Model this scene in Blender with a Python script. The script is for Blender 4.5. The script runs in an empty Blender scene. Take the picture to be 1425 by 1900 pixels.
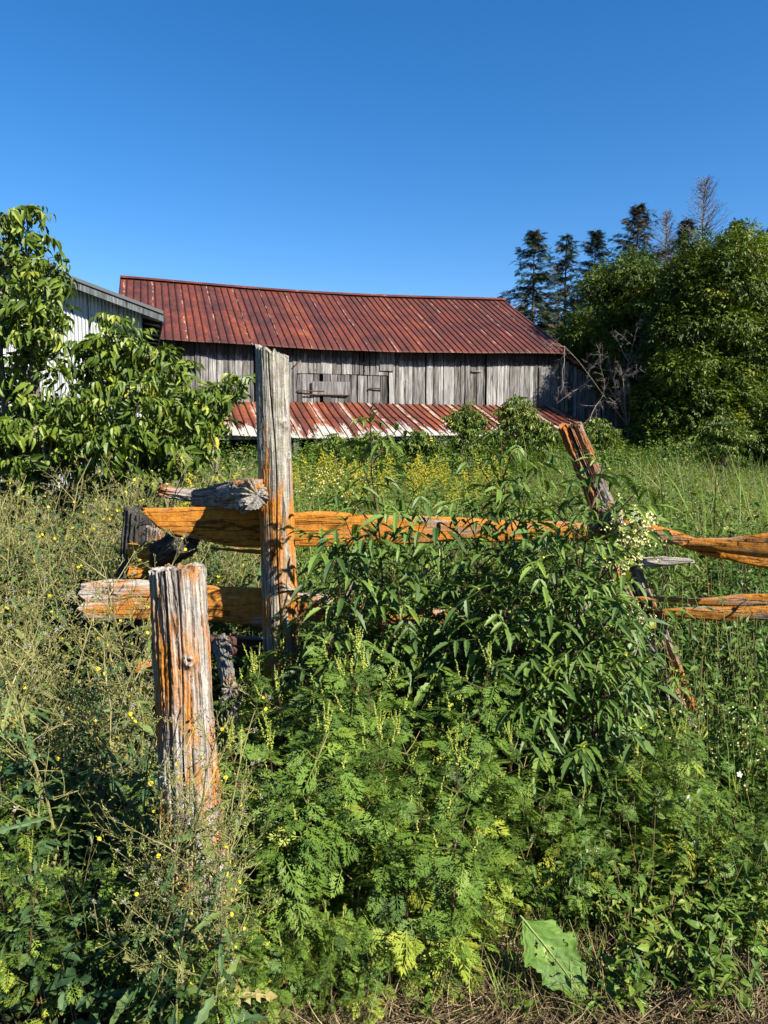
import bpy, math, random
import numpy as np
from mathutils import Vector, Matrix
R = math.radians
random.seed(7)
rng = np.random.default_rng(11)
sc = bpy.context.scene
C = sc.collection

# ------------------------------------------------------------------ camera, sky, sun, exposure
F = 1425.0
HOR = 825.0
PITCH = math.atan((950 - HOR) / F)
CAMZ = 1.6
cam_d = bpy.data.cameras.new('camera'); cam = bpy.data.objects.new('camera', cam_d); C.objects.link(cam)
cam.location = (0, 0, CAMZ); cam.rotation_euler = (math.pi / 2 - PITCH, 0, 0)
cam_d.sensor_fit = 'VERTICAL'; cam_d.sensor_height = 36; cam_d.lens = 36 * F / 1900
cam_d.clip_start = 0.05; cam_d.clip_end = 2000
sc.camera = cam
SUN_AZ, SUN_EL = R(52), R(38)          # to the right of straight behind the camera
sd = Vector((math.sin(SUN_AZ) * math.cos(SUN_EL), -math.cos(SUN_AZ) * math.cos(SUN_EL), math.sin(SUN_EL)))
sun_d = bpy.data.lights.new('sun', 'SUN'); sun_d.energy = 5.0; sun_d.angle = R(0.5); sun_d.color = (1, 0.915, 0.78)
sun = bpy.data.objects.new('sun', sun_d); C.objects.link(sun)
sun.rotation_euler = sd.to_track_quat('Z', 'Y').to_euler(); sun.location = (8, -8, 12)
w = bpy.data.worlds.new('World'); sc.world = w; w.use_nodes = True
nt = w.node_tree; bg = nt.nodes['Background']
sky = nt.nodes.new('ShaderNodeTexSky'); sky.sky_type = 'NISHITA'; sky.sun_disc = False
sky.sun_elevation = SUN_EL; sky.sun_rotation = math.pi - SUN_AZ
sky.air_density = 1.0; sky.dust_density = 0.0; sky.ozone_density = 3.0; sky.altitude = 300
hs = nt.nodes.new('ShaderNodeHueSaturation'); hs.inputs['Saturation'].default_value = 1.34
nt.links.new(sky.outputs[0], hs.inputs['Color']); mt = nt.nodes.new('ShaderNodeMix'); mt.data_type = 'RGBA'; mt.blend_type = 'MULTIPLY'; mt.inputs[0].default_value = 1; mt.inputs[7].default_value = (1, .96, 1.03, 1)
nt.links.new(hs.outputs[0], mt.inputs[6]); nt.links.new(mt.outputs[2], bg.inputs[0])
bg.inputs[1].default_value = 0.051
sc.view_settings.view_transform = 'Standard'; sc.view_settings.look = 'None'
sc.view_settings.exposure = 1.78; sc.view_settings.gamma = 1.0
sc.view_settings.use_curve_mapping = False
sc.cycles.max_bounces = 4; sc.cycles.diffuse_bounces = 2; sc.cycles.transmission_bounces = 3
sc.cycles.glossy_bounces = 2

# ------------------------------------------------------------------ helpers
def at(px, py, Y):
    x = (px - 712.5) / F; u = -(py - 950) / F
    d = Vector((x, math.cos(PITCH) + math.sin(PITCH) * u, -math.sin(PITCH) + math.cos(PITCH) * u))
    return Vector((0, 0, CAMZ)) + d * (Y / d.y)
def gx(px, Y): return at(px, 1000, Y).x

def tag(o, label=None, cat=None, group=None, kind=None):
    if label: o['label'] = label
    if cat: o['category'] = cat
    if group: o['group'] = group
    if kind: o['kind'] = kind
    return o
def thing(name, loc, label, cat, group=None, rz=0):
    o = bpy.data.objects.new(name, None); C.objects.link(o)
    o.location = loc; o.rotation_euler = (0, 0, rz); o.empty_display_size = 0.1
    return tag(o, label, cat, group)

def _h(ix, iy, iz, s):
    n = (ix * 374761393 + iy * 668265263 + iz * 2147483647 + s * 974634777) & 0xffffffff
    n = ((n ^ (n >> 13)) * 1274126177) & 0xffffffff
    return ((n ^ (n >> 16)) & 0xffff) / 65535.0
def noise(p, s=0):
    p = np.asarray(p, float); i = np.floor(p).astype(np.int64); f = p - i; f = f * f * (3 - 2 * f)
    x, y, z = i[..., 0], i[..., 1], i[..., 2]; a, b, c = f[..., 0], f[..., 1], f[..., 2]
    def L(u, v, t): return u + (v - u) * t
    r = [[[_h(x + dx, y + dy, z + dz, s) for dz in (0, 1)] for dy in (0, 1)] for dx in (0, 1)]
    q = [[L(r[dx][dy][0], r[dx][dy][1], c) for dy in (0, 1)] for dx in (0, 1)]
    q = [L(q[dx][0], q[dx][1], b) for dx in (0, 1)]
    return L(q[0], q[1], a) * 2 - 1
def fbm(p, s=0, o=3):
    r = 0; a = 1.0; p = np.asarray(p, float)
    for k in range(o): r = r + a * noise(p * 2 ** k, s + k); a *= 0.5
    return r

class MB:
    def __init__(s): s.v = []; s.l = []; s.s = []; s.m = []; s.t = []; s.n = 0
    def add(s, V, loops, sizes, mat=0, tint=0.5):
        V = np.asarray(V, float).reshape(-1, 3); k = len(sizes)
        s.v.append(V); s.l.append(np.asarray(loops, np.int64) + s.n); s.s.append(np.asarray(sizes, np.int64))
        s.m.append(np.full(k, mat) if np.isscalar(mat) else np.asarray(mat))
        s.t.append(np.full(k, tint, float) if np.isscalar(tint) else np.asarray(tint, float)); s.n += len(V)
    def many(s, T, M, P, tint, mat=None):
        # T template (V, loops, sizes, mats); M (N,3,3) columns side,along,normal ; P (N,3)
        V, lo, si, ma = T; N = len(P)
        if N == 0: return
        W = np.einsum('nij,kj->nki', M, V) + P[:, None, :]
        nv = len(V)
        L = (lo[None, :] + (np.arange(N) * nv)[:, None]).ravel()
        t = np.repeat(tint, len(si)) if not np.isscalar(tint) else tint
        mm = np.tile(ma, N) if mat is None else mat
        s.add(W.reshape(-1, 3), L, np.tile(si, N), mm, t)
    def grid(s, G, mat=0, tint=0.5, wrap=False):
        n, m = G.shape[:2]; i = np.arange(n - 1)[:, None]; mm = m if wrap else m - 1
        j = np.arange(mm)[None, :]; j2 = (j + 1) % m
        q = np.stack([i * m + j, i * m + j2, (i + 1) * m + j2, (i + 1) * m + j], -1).reshape(-1)
        s.add(G.reshape(-1, 3), q, np.full((n - 1) * mm, 4), mat, tint)
    def tube(s, pts, rad, k=4, mat=0, tint=0.5):
        P = np.asarray(pts, float); n = len(P); r = np.broadcast_to(np.asarray(rad, float), (n,))
        T = np.gradient(P, axis=0); T /= np.linalg.norm(T, axis=1, keepdims=True) + 1e-9
        up = np.array([0, 0, 1.0]) if abs(T[0][2]) < 0.9 else np.array([1.0, 0, 0])
        A = np.cross(T, up); A /= np.linalg.norm(A, axis=1, keepdims=True) + 1e-9; B = np.cross(T, A)
        th = np.arange(k) * 2 * np.pi / k
        G = P[:, None] + r[:, None, None] * (A[:, None] * np.cos(th)[None, :, None] + B[:, None] * np.sin(th)[None, :, None])
        s.grid(G, mat, tint, True)
    def box(s, a, b, mat=0, tint=0.5):
        (x0, y0, z0), (x1, y1, z1) = a, b
        V = [(x0,y0,z0),(x1,y0,z0),(x1,y1,z0),(x0,y1,z0),(x0,y0,z1),(x1,y0,z1),(x1,y1,z1),(x0,y1,z1)]
        s.add(V, [0,3,2,1,4,5,6,7,0,1,5,4,1,2,6,5,2,3,7,6,3,0,4,7], [4] * 6, mat, tint)
    def mesh(s, name, mats, smooth=False):
        me = bpy.data.meshes.new(name)
        V = np.concatenate(s.v); L = np.concatenate(s.l); S = np.concatenate(s.s)
        me.vertices.add(len(V)); me.vertices.foreach_set('co', V.astype(np.float32).ravel())
        me.loops.add(len(L)); me.loops.foreach_set('vertex_index', L.astype(np.int32))
        me.polygons.add(len(S)); st = np.concatenate([[0], np.cumsum(S)[:-1]])
        me.polygons.foreach_set('loop_start', st.astype(np.int32))
        try: me.polygons.foreach_set('loop_total', S.astype(np.int32))
        except Exception: pass
        me.polygons.foreach_set('material_index', np.concatenate(s.m).astype(np.int32))
        me.polygons.foreach_set('use_smooth', np.full(len(S), smooth))
        a = me.attributes.new('tint', 'FLOAT', 'FACE'); a.data.foreach_set('value', np.concatenate(s.t).astype(np.float32))
        me.update(calc_edges=True); me.validate()
        for m in mats: me.materials.append(m)
        return me
    def obj(s, name, mats, parent=None, smooth=False):
        if not isinstance(mats, (list, tuple)): mats = [mats]
        o = bpy.data.objects.new(name, s.mesh(name, mats, smooth)); C.objects.link(o); o.parent = parent
        return o

def nrm(a): return a / (np.linalg.norm(a, axis=-1, keepdims=True) + 1e-9)
def frames(D, N, S, roll=None):
    D = nrm(np.asarray(D, float)); A = nrm(np.cross(D, N)); Nn = np.cross(A, D)
    if roll is not None:
        c, q = np.cos(roll)[:, None], np.sin(roll)[:, None]; A, Nn = A * c + Nn * q, Nn * c - A * q
    M = np.stack([A, D, Nn], -1); S = np.asarray(S, float)
    return M * (S[:, None, None] if S.ndim == 1 else S[:, None, :])

# ------------------------------------------------------------------ leaf templates (along +Y, normal +Z, length 1)
def leaf_T(width=0.3, nseg=5, fold=0.25, droop=0.25, tooth=0.0, peak=0.38, mat=0, y0=0.0):
    ys = np.linspace(0, 1, nseg + 1); V = []; lo = []; si = []
    for i, t in enumerate(ys):
        ww = width / 2 * (np.sin(np.pi * t ** (math.log(0.5) / math.log(peak)))) ** 0.8 if 0 < t < 1 else 0
        if tooth and i % 2 == 0: ww *= 1 - tooth
        z = -droop * t * t
        V += [(-ww, y0 + t * (1 - 0.15 * droop), z + fold * ww), (0, y0 + t * (1 - 0.15 * droop), z), (ww, y0 + t * (1 - 0.15 * droop), z + fold * ww)]
    for i in range(nseg):
        a = 3 * i; b = a + 3
        lo += [a, a + 1, b + 1, b, a + 1, a + 2, b + 2, b + 1]; si += [4, 4]
    return np.array(V, float), np.array(lo), np.array(si), np.full(len(si), mat)
def comb(parts):
    V = []; lo = []; si = []; ma = []; n = 0
    for (v, l, s_, m), M, P in parts:
        V.append(v @ np.asarray(M).T + P); lo.append(l + n); si.append(s_); ma.append(m); n += len(v)
    return np.concatenate(V), np.concatenate(lo), np.concatenate(si), np.concatenate(ma)
def rot2(ang, sc_=1.0, tilt=0.0):
    c, s_ = math.cos(ang), math.sin(ang)
    M = np.array([[c, -s_, 0], [s_, c, 0], [0, 0, 1.0]])
    T = np.array([[1, 0, 0], [0, math.cos(tilt), math.sin(tilt)], [0, -math.sin(tilt), math.cos(tilt)]])
    return (M @ T) * sc_
def stick_T(l, w_, mat=0):
    return np.array([(-w_, 0, 0), (w_, 0, 0), (w_ * .5, l, -.02), (-w_ * .5, l, -.02)], float), np.array([0, 1, 2, 3]), np.array([4]), np.array([mat])
def dia_T(wd, mat=0, z=0.0):
    return np.array([(0, 0, 0), (wd / 2, .45, z), (0, 1, 0), (-wd / 2, .45, z)], float), np.array([0, 1, 2, 3]), np.array([4]), np.array([mat])
def pinnate_T(pairs, leaf, ls=0.42, y0=.3, y1=.85, ang=1.0, tilt=0.35, end=0.5, petiole=.012):
    P = [(stick_T(1 - end * .5, petiole), np.eye(3), (0, 0, 0))]
    for k in range(pairs):
        y = y0 + (y1 - y0) * k / max(1, pairs - 1) if pairs > 1 else y0
        for sgn in (-1, 1):
            P.append((leaf, rot2(sgn * ang, ls * (1 - .12 * k), tilt + .15 * random.random()), (0, y, -.05 * y * y)))
    P.append((leaf, rot2(random.uniform(-.1, .1), end, tilt * .8), (0, 1 - end * .5, -.05)))
    return comb(P)
def ragleaf_T():
    P = [(stick_T(.95, .016), np.eye(3), (0, 0, 0))]
    prof = [.3, .46, .46, .36, .24]
    for k, L in enumerate(prof):
        y = .16 + .155 * k + random.uniform(-.015, .015)
        for sg in (-1, 1):
            a = sg * (.98 - .06 * k + random.uniform(-.08, .08)); L2 = L * random.uniform(.85, 1.1); M = rot2(a, L2, .15); o = np.array((0, y, -.2 * y * y))
            P.append((dia_T(.16, 0, .03), M, o))
            if L > .25:
                for q, l2 in ((.28, .36), (.5, .36), (.72, .22)):
                    for s2 in (-1, 1):
                        P.append((dia_T(.32), M @ rot2(s2 * .62, l2 * random.uniform(.8, 1.15), 0), o + M @ np.array((0, q, .02))))
    for q, l2 in ((.85, .2), (.9, .16)):
        for s2 in (-1, 1): P.append((dia_T(.3), rot2(s2 * .6, l2, 0), (0, q, -.16)))
    P.append((dia_T(.3), rot2(0, .22, .2), (0, .88, -.16)))
    return comb(P)
RAG = [ragleaf_T() for _ in range(4)]
LANCE = leaf_T(.3, 10, .55, .25, .28, .36)
LANCE_S = leaf_T(.3, 4, .3, .3, 0, .38)
OVATE = leaf_T(.5, 3, .25, .3, 0, .36)
OVATE6 = leaf_T(.38, 8, .75, .5, .22, .36); OVATE7 = leaf_T(.44, 7, .9, .15, .25, .42); OVATE8 = leaf_T(.32, 6, .5, .8, .15, .4)
BIDENS = [pinnate_T(1, LANCE, .55, .34, .34, .95, .25, .68), pinnate_T(2, LANCE, .46, .28, .55, 1.0, .3, .55), pinnate_T(1, LANCE, .5, .4, .4, .8, .45, .62)]
BOXEL = [pinnate_T(1, OVATE6, .55, .42, .42, .85, .7, .6), pinnate_T(2, OVATE6, .46, .35, .62, .95, .75, .52), pinnate_T(2, OVATE6, .5, .3, .6, .8, 1.0, .5), pinnate_T(1, OVATE7, .6, .4, .4, .7, .3, .62), pinnate_T(2, OVATE8, .5, .3, .6, .9, .9, .55), pinnate_T(2, OVATE7, .45, .35, .6, 1.1, .4, .5)]
_d = dia_T(.42, 0, .06)
MAPL = [pinnate_T(1, _d, .55, .4, .4, .9, .5, .6), pinnate_T(2, _d, .45, .3, .6, .95, .6, .5)]
def blade_T(nseg=4, wd=.03, bend=.5):
    V = []; lo = []; si = []
    for i in range(nseg + 1):
        t = i / nseg; ww = wd / 2 * (1 - t ** 2.2) + .0005
        V += [(-ww, bend * t * t, t * (1 - .25 * bend * t)), (ww, bend * t * t, t * (1 - .25 * bend * t))]
    for i in range(nseg): a = 2 * i; lo += [a, a + 1, a + 3, a + 2]; si.append(4)
    return np.array(V), np.array(lo), np.array(si), np.zeros(len(si), int)
OCT = (np.array([(0, 0, 0), (.5, .5, 0), (0, .5, .5), (-.5, .5, 0), (0, .5, -.5), (0, 1, 0)], float),
       np.array([0,1,2, 0,2,3, 0,3,4, 0,4,1, 5,2,1, 5,3,2, 5,4,3, 5,1,4]), np.full(8, 3), np.zeros(8, int))
DISC = (np.array([(0, 0, 0)] + [(math.cos(a), math.sin(a), .25) for a in np.arange(8) * math.pi / 4], float),
        np.array(sum([[0, 1 + i, 1 + (i + 1) % 8] for i in range(8)], [])), np.full(8, 3), np.zeros(8, int))
def fluff_T():
    P = []
    for i in range(26):
        v = nrm(rng.normal(size=3) + (0, .5, 0)); a = nrm(np.cross(v, rng.normal(size=3)))
        P.append((np.array([(0, 0, 0), v + a * .06, v - a * .06]), np.array([0, 1, 2]), np.array([3]), np.array([0])))
    return comb([(p, np.eye(3), (0, 0, 0)) for p in P])
FLUFF = fluff_T()

# ------------------------------------------------------------------ materials
ALB = .50      # real-world base colours for this exposure
LEAFK = .64
def newmat(name):
    m = bpy.data.materials.new(name); m.use_nodes = True; n = m.node_tree.nodes; n.clear()
    return m, n, m.node_tree.links
def ramp(n, pts, inter='LINEAR'):
    r = n.new('ShaderNodeValToRGB'); e = r.color_ramp; e.interpolation = inter
    while len(e.elements) > 1: e.elements.remove(e.elements[-1])
    e.elements[0].position = pts[0][0]; c = pts[0][1]; e.elements[0].color = (*c, 1) if len(c) == 3 else c
    for p, c in pts[1:]:
        x = e.elements.new(p); x.color = (*c, 1) if len(c) == 3 else c
    return r
def bw(n, a, b): return ramp(n, [(a, (0, 0, 0)), (b, (1, 1, 1))])
def nz(n, l, co, scale=(1, 1, 1), s=1.0, det=4, rough=.6, dist=0.0, loc=(0, 0, 0)):
    mp = n.new('ShaderNodeMapping'); mp.inputs['Scale'].default_value = scale; mp.inputs['Location'].default_value = loc
    l.new(co, mp.inputs[0])
    t = n.new('ShaderNodeTexNoise'); t.inputs['Scale'].default_value = s; t.inputs['Detail'].default_value = det
    t.inputs['Roughness'].default_value = rough; t.inputs['Distortion'].default_value = dist
    l.new(mp.outputs[0], t.inputs['Vector']); return t.outputs['Fac']
def mix(n, l, f, a, b, mode='MIX'):
    m = n.new('ShaderNodeMix'); m.data_type = 'RGBA'; m.blend_type = mode
    for s_, v in (('Factor', f), ('A', a), ('B', b)):
        sock = [x for x in m.inputs if x.name == s_ and (x.type == ('VALUE' if s_ == 'Factor' else 'RGBA'))][0]
        if hasattr(v, 'links'): l.new(v, sock)
        else: sock.default_value = v if s_ == 'Factor' else (*v, 1)
    return [x for x in m.outputs if x.type == 'RGBA'][0]
def math_(n, l, op, a, b=0.0, clamp=False):
    m = n.new('ShaderNodeMath'); m.operation = op; m.use_clamp = clamp
    for i, v in enumerate((a, b)):
        if hasattr(v, 'links'): l.new(v, m.inputs[i])
        else: m.inputs[i].default_value = v
    return m.outputs[0]
def finish(n, l, col, rough=.8, bump=None, bs=.3, bd=.01, spec=.3, metal=0.0):
    col = mix(n, l, 1.0, col, (ALB,) * 3, 'MULTIPLY')
    p = n.new('ShaderNodeBsdfPrincipled')
    for k, v in (('Base Color', col), ('Roughness', rough)):
        if hasattr(v, 'links'): l.new(v, p.inputs[k])
        else: p.inputs[k].default_value = v if k == 'Roughness' else (*v, 1)
    p.inputs['Specular IOR Level'].default_value = spec; p.inputs['Metallic'].default_value = metal
    if bump is not None:
        b = n.new('ShaderNodeBump'); b.inputs['Strength'].default_value = bs; b.inputs['Distance'].default_value = bd
        l.new(bump, b.inputs['Height']); l.new(b.outputs[0], p.inputs['Normal'])
    o = n.new('ShaderNodeOutputMaterial'); l.new(p.outputs[0], o.inputs[0]); return p

def leafmat(name, cols, rough=.55, trans=.18, spec=.2, boost=1.5):
    m, n, l = newmat(name)
    a = n.new('ShaderNodeAttribute'); a.attribute_name = 'tint'
    r = ramp(n, [(i / (len(cols) - 1), tuple(LEAFK * q for q in c)) for i, c in enumerate(cols)]); l.new(a.outputs['Fac'], r.inputs[0])
    tc = n.new('ShaderNodeTexCoord')
    f = nz(n, l, tc.outputs['Object'], s=9, det=2)
    col = mix(n, l, 1.0, r.outputs[0], ramp_out(n, l, f), 'MULTIPLY')
    p = n.new('ShaderNodeBsdfPrincipled'); l.new(col, p.inputs['Base Color'])
    p.inputs['Roughness'].default_value = rough; p.inputs['Specular IOR Level'].default_value = spec
    t = n.new('ShaderNodeBsdfTranslucent'); tcol = mix(n, l, 1.0, col, (boost, boost, .5), 'MULTIPLY'); l.new(tcol, t.inputs[0])
    ms = n.new('ShaderNodeMixShader'); ms.inputs[0].default_value = trans
    l.new(p.outputs[0], ms.inputs[1]); l.new(t.outputs[0], ms.inputs[2])
    o = n.new('ShaderNodeOutputMaterial'); l.new(ms.outputs[0], o.inputs[0]); return m
def ramp_out(n, l, f):
    r = ramp(n, [(.3, (.78, .8, .75)), (.7, (1.15, 1.12, 1.1))]); l.new(f, r.inputs[0]); return r.outputs[0]

G_rag = leafmat('ragweed_leaf', [(.04, .085, .02), (.09, .17, .028), (.16, .26, .035), (.36, .40, .05)])
G_bid = leafmat('beggarticks_leaf', [(.04, .085, .022), (.09, .165, .034), (.17, .26, .04)], .5, .15, .22)
G_lettuce = leafmat('lettuce_leaf', [(.035, .08, .03), (.065, .13, .045), (.13, .19, .05), (.32, .25, .10)], .55)
G_box = leafmat('box_elder_leaf', [(.04, .08, .01), (.095, .16, .016), (.22, .29, .04), (.6, .5, .04)], .5, .18, .3)
G_maple = leafmat('maple_leaf', [(.025, .055, .008), (.06, .11, .01), (.13, .18, .012), (.26, .27, .02)], .5, .2)
G_weed = leafmat('weed_leaf', [(.035, .08, .016), (.07, .145, .024), (.14, .22, .03), (.30, .31, .07)], .5)
G_grass = leafmat('grass_blade', [(.05, .12, .022), (.11, .21, .035), (.22, .30, .06), (.45, .40, .19)], .5, .3)
G_needle = leafmat('spruce_needles', [(.014, .032, .012), (.03, .055, .02), (.07, .065, .03), (.12, .07, .04)], .6, .05)
M_spike = leafmat('ragweed_spike', [(.22, .30, .05), (.38, .45, .08), (.5, .52, .12)], .7, .15)
M_straw = leafmat('dry_stem', [(.08, .09, .03), (.17, .17, .06), (.40, .36, .17)], .7, .1, .2, 1.0)
M_thatch = leafmat('dry_thatch', [(.09, .065, .035), (.28, .21, .12), (.5, .4, .25)], .7, .1, .2, 1.0)
M_bud = leafmat('lettuce_bud', [(.13, .18, .04), (.28, .30, .09), (.45, .42, .17)], .7, .2)
M_yel = leafmat('yellow_petals', [(.75, .60, .02), (.85, .72, .03)], .6, .2)
M_gold = leafmat('goldenrod_plume', [(.30, .33, .03), (.55, .50, .04), (.68, .58, .05)], .7, .25)
M_cream = leafmat('cream_blossom', [(.5, .52, .25), (.75, .72, .42)], .7, .3)
M_white = leafmat('white_petals', [(.8, .8, .82), (.85, .85, .88)], .6, .3)
M_fluff = leafmat('seed_fluff', [(.45, .43, .42), (.62, .6, .58)], .9, .3)
M_pstem = leafmat('purple_stem', [(.05, .022, .022), (.10, .05, .035), (.09, .12, .03)], .5, 0)
M_gstem = leafmat('green_stem', [(.08, .12, .03), (.14, .17, .05), (.2, .12, .06)], .6, 0)
M_bark = leafmat('bark', [(.06, .05, .04), (.13, .11, .09), (.2, .18, .16)], .85, 0, .1)
M_dead = leafmat('dead_twigs', [(.12, .10, .095), (.2, .17, .16), (.3, .27, .25)], .85, 0, .1)

def woodmat(name, axis, grey=1.0, orange=.5, pale=.4, og=None, warm=(1, 1, 1), green=0.0, oscale=5.0, ocol=(.60, .225, .016)):
    """weathered split cedar: fibres along the local axis, cracks, orange crust lichen, pale lichen. og: (a,b) orange falls off along axis"""
    m, n, l = newmat(name)
    tc = n.new('ShaderNodeTexCoord'); co = tc.outputs['Object']
    st = [1, 1, 1]; st['XYZ'.index(axis)] = .06
    g1 = nz(n, l, co, st, 90, 6, .65, .2); g2 = nz(n, l, co, st, 22, 4, .6, .6)
    big = nz(n, l, co, (1, 1, 1), 7, 3)
    r1 = ramp(n, [(.28, (.07, .06, .052)), (.42, (.20, .185, .17)), (.56, (.37, .35, .33)), (.72, (.55, .53, .5))])
    l.new(g1, r1.inputs[0])
    c = mix(n, l, 1.0, r1.outputs[0], tuple(grey * q for q in warm), 'MULTIPLY')
    r2 = ramp(n, [(.28, (.35, .28, .24)), (.38, (1, 1, 1))]); l.new(g2, r2.inputs[0])
    c = mix(n, l, .8, c, r2.outputs[0], 'MULTIPLY')
    if green:
        gm = bw(n, .5, .62); l.new(nz(n, l, co, s=26, det=6, loc=(3, 3, 1)), gm.inputs[0])
        c = mix(n, l, math_(n, l, 'MULTIPLY', gm.outputs[0], green), c, (.21, .22, .12))
    pm = bw(n, .62 - .14 * pale, .66 - .12 * pale); l.new(nz(n, l, co, s=70, det=6, rough=.7, loc=(7, 1, 4)), pm.inputs[0])
    pmB = bw(n, .45, .6); l.new(nz(n, l, co, s=9, det=3, loc=(1, 9, 4)), pmB.inputs[0])
    pmask = math_(n, l, 'MULTIPLY', pm.outputs[0], math_(n, l, 'MULTIPLY', pmB.outputs[0], pale))
    so = [1, 1, 1]; so['XYZ'.index(axis)] = .3
    on = nz(n, l, co, so, oscale, 8, .62, .4, (2, 5, 8)); of = nz(n, l, co, st, 60, 5, .7, .3, (4, 4, 4))
    o1 = math_(n, l, 'ADD', on, math_(n, l, 'MULTIPLY', math_(n, l, 'SUBTRACT', of, .5), .25))
    if og:
        sx = n.new('ShaderNodeSeparateXYZ'); l.new(co, sx.inputs[0])
        mr = n.new('ShaderNodeMapRange'); l.new(sx.outputs['XYZ'.index(axis)], mr.inputs[0])
        mr.inputs[1].default_value = og[0]; mr.inputs[2].default_value = og[1]; mr.inputs[3].default_value = 0; mr.inputs[4].default_value = -.3
        o1 = math_(n, l, 'ADD', o1, mr.outputs[0])
    th = .78 - .55 * orange
    om = bw(n, th, th + .13); l.new(o1, om.inputs[0])
    oc = ramp(n, [(.30, tuple(.35 * q for q in ocol)), (.44, tuple(.9 * q for q in ocol)), (.55, tuple(1.15 * q for q in ocol)), (.70, (ocol[0] * 1.15, ocol[1] * 1.8, ocol[2] * 4))])
    l.new(nz(n, l, co, (1, 1, 1), 38, 7, .75, .2, (6, 2, 2)), oc.inputs[0])
    c = mix(n, l, pmask, c, (.46, .46, .36))
    c = mix(n, l, math_(n, l, 'MULTIPLY', om.outputs[0], .94), c, oc.outputs[0])
    sp = bw(n, .66, .7); l.new(nz(n, l, co, s=110, det=3, rough=.6, loc=(1, 2, 9)), sp.inputs[0])
    c = mix(n, l, math_(n, l, 'MULTIPLY', sp.outputs[0], .55 * pale + .1), c, (.5, .47, .3))
    ck = n.new('ShaderNodeMapRange'); l.new(nz(n, l, co, tuple(q * (1 if q == 1 else .5) for q in st), 16, 3, .5, .8, (8, 8, 8)), ck.inputs[0])
    ab = math_(n, l, 'ABSOLUTE', math_(n, l, 'SUBTRACT', ck.outputs[0], .5)); ckm = ramp(n, [(.004, (.12, .1, .08)), (.014, (1, 1, 1))]); l.new(ab, ckm.inputs[0])
    c = mix(n, l, .75, c, ckm.outputs[0], 'MULTIPLY')
    h = math_(n, l, 'ADD', math_(n, l, 'MULTIPLY', g1, .9), math_(n, l, 'MULTIPLY', g2, 1.4))
    h = math_(n, l, 'ADD', h, math_(n, l, 'MULTIPLY', om.outputs[0], .25))
    h = math_(n, l, 'ADD', h, math_(n, l, 'MULTIPLY', nz(n, l, co, s=110, det=6, rough=.75), 1.1))
    h = math_(n, l, 'ADD', h, math_(n, l, 'MULTIPLY', ckm.outputs[0], .8))
    finish(n, l, c, .9, h, .85, .007, .12)
    return m

# ------------------------------------------------------------------ ground
def ground_h(x, y): return .05 * fbm(np.stack([np.asarray(x) * .35, np.asarray(y) * .35, np.zeros_like(np.asarray(x, float))], -1), 5, 2)
gm, n, l = newmat('soil_and_thatch')
tc = n.new('ShaderNodeTexCoord'); co = tc.outputs['Object']
r = ramp(n, [(.3, (.02, .016, .01)), (.5, (.05, .045, .02)), (.62, (.06, .08, .025)), (.8, (.13, .11, .05))])
l.new(nz(n, l, co, s=6, det=10, rough=.7), r.inputs[0]); finish(n, l, r.outputs[0], .95, nz(n, l, co, s=30, det=6), .8, .03, .05)
b = MB()
xs = np.concatenate([[-700, -250, -80], np.linspace(-34, 34, 120), [80, 250, 700]]); ys = np.concatenate([[-300, -60, -10], np.linspace(0, 60, 130), [120, 300, 900]])
X, Yg = np.meshgrid(xs, ys); G = np.stack([X, Yg, ground_h(X, Yg)], -1); b.grid(G)
tag(b.obj('ground', gm, smooth=True), kind='structure')

# ------------------------------------------------------------------ barn
E = at(1060, 655, 28.0); U = Vector((.958, .286, 0)).normalized(); rz = math.atan2(U.y, U.x)
EZ = E.z; HD = 5.6; RZ = 7.75; LEN = 15.35
E = E + Vector((-.286, .958, 0)) * .45 - U * .15; HD = 5.15
barn = thing('barn', (E.x, E.y, 0), 'long weathered grey board barn with sagging rusty red metal roof', 'barn', rz=rz)

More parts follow.
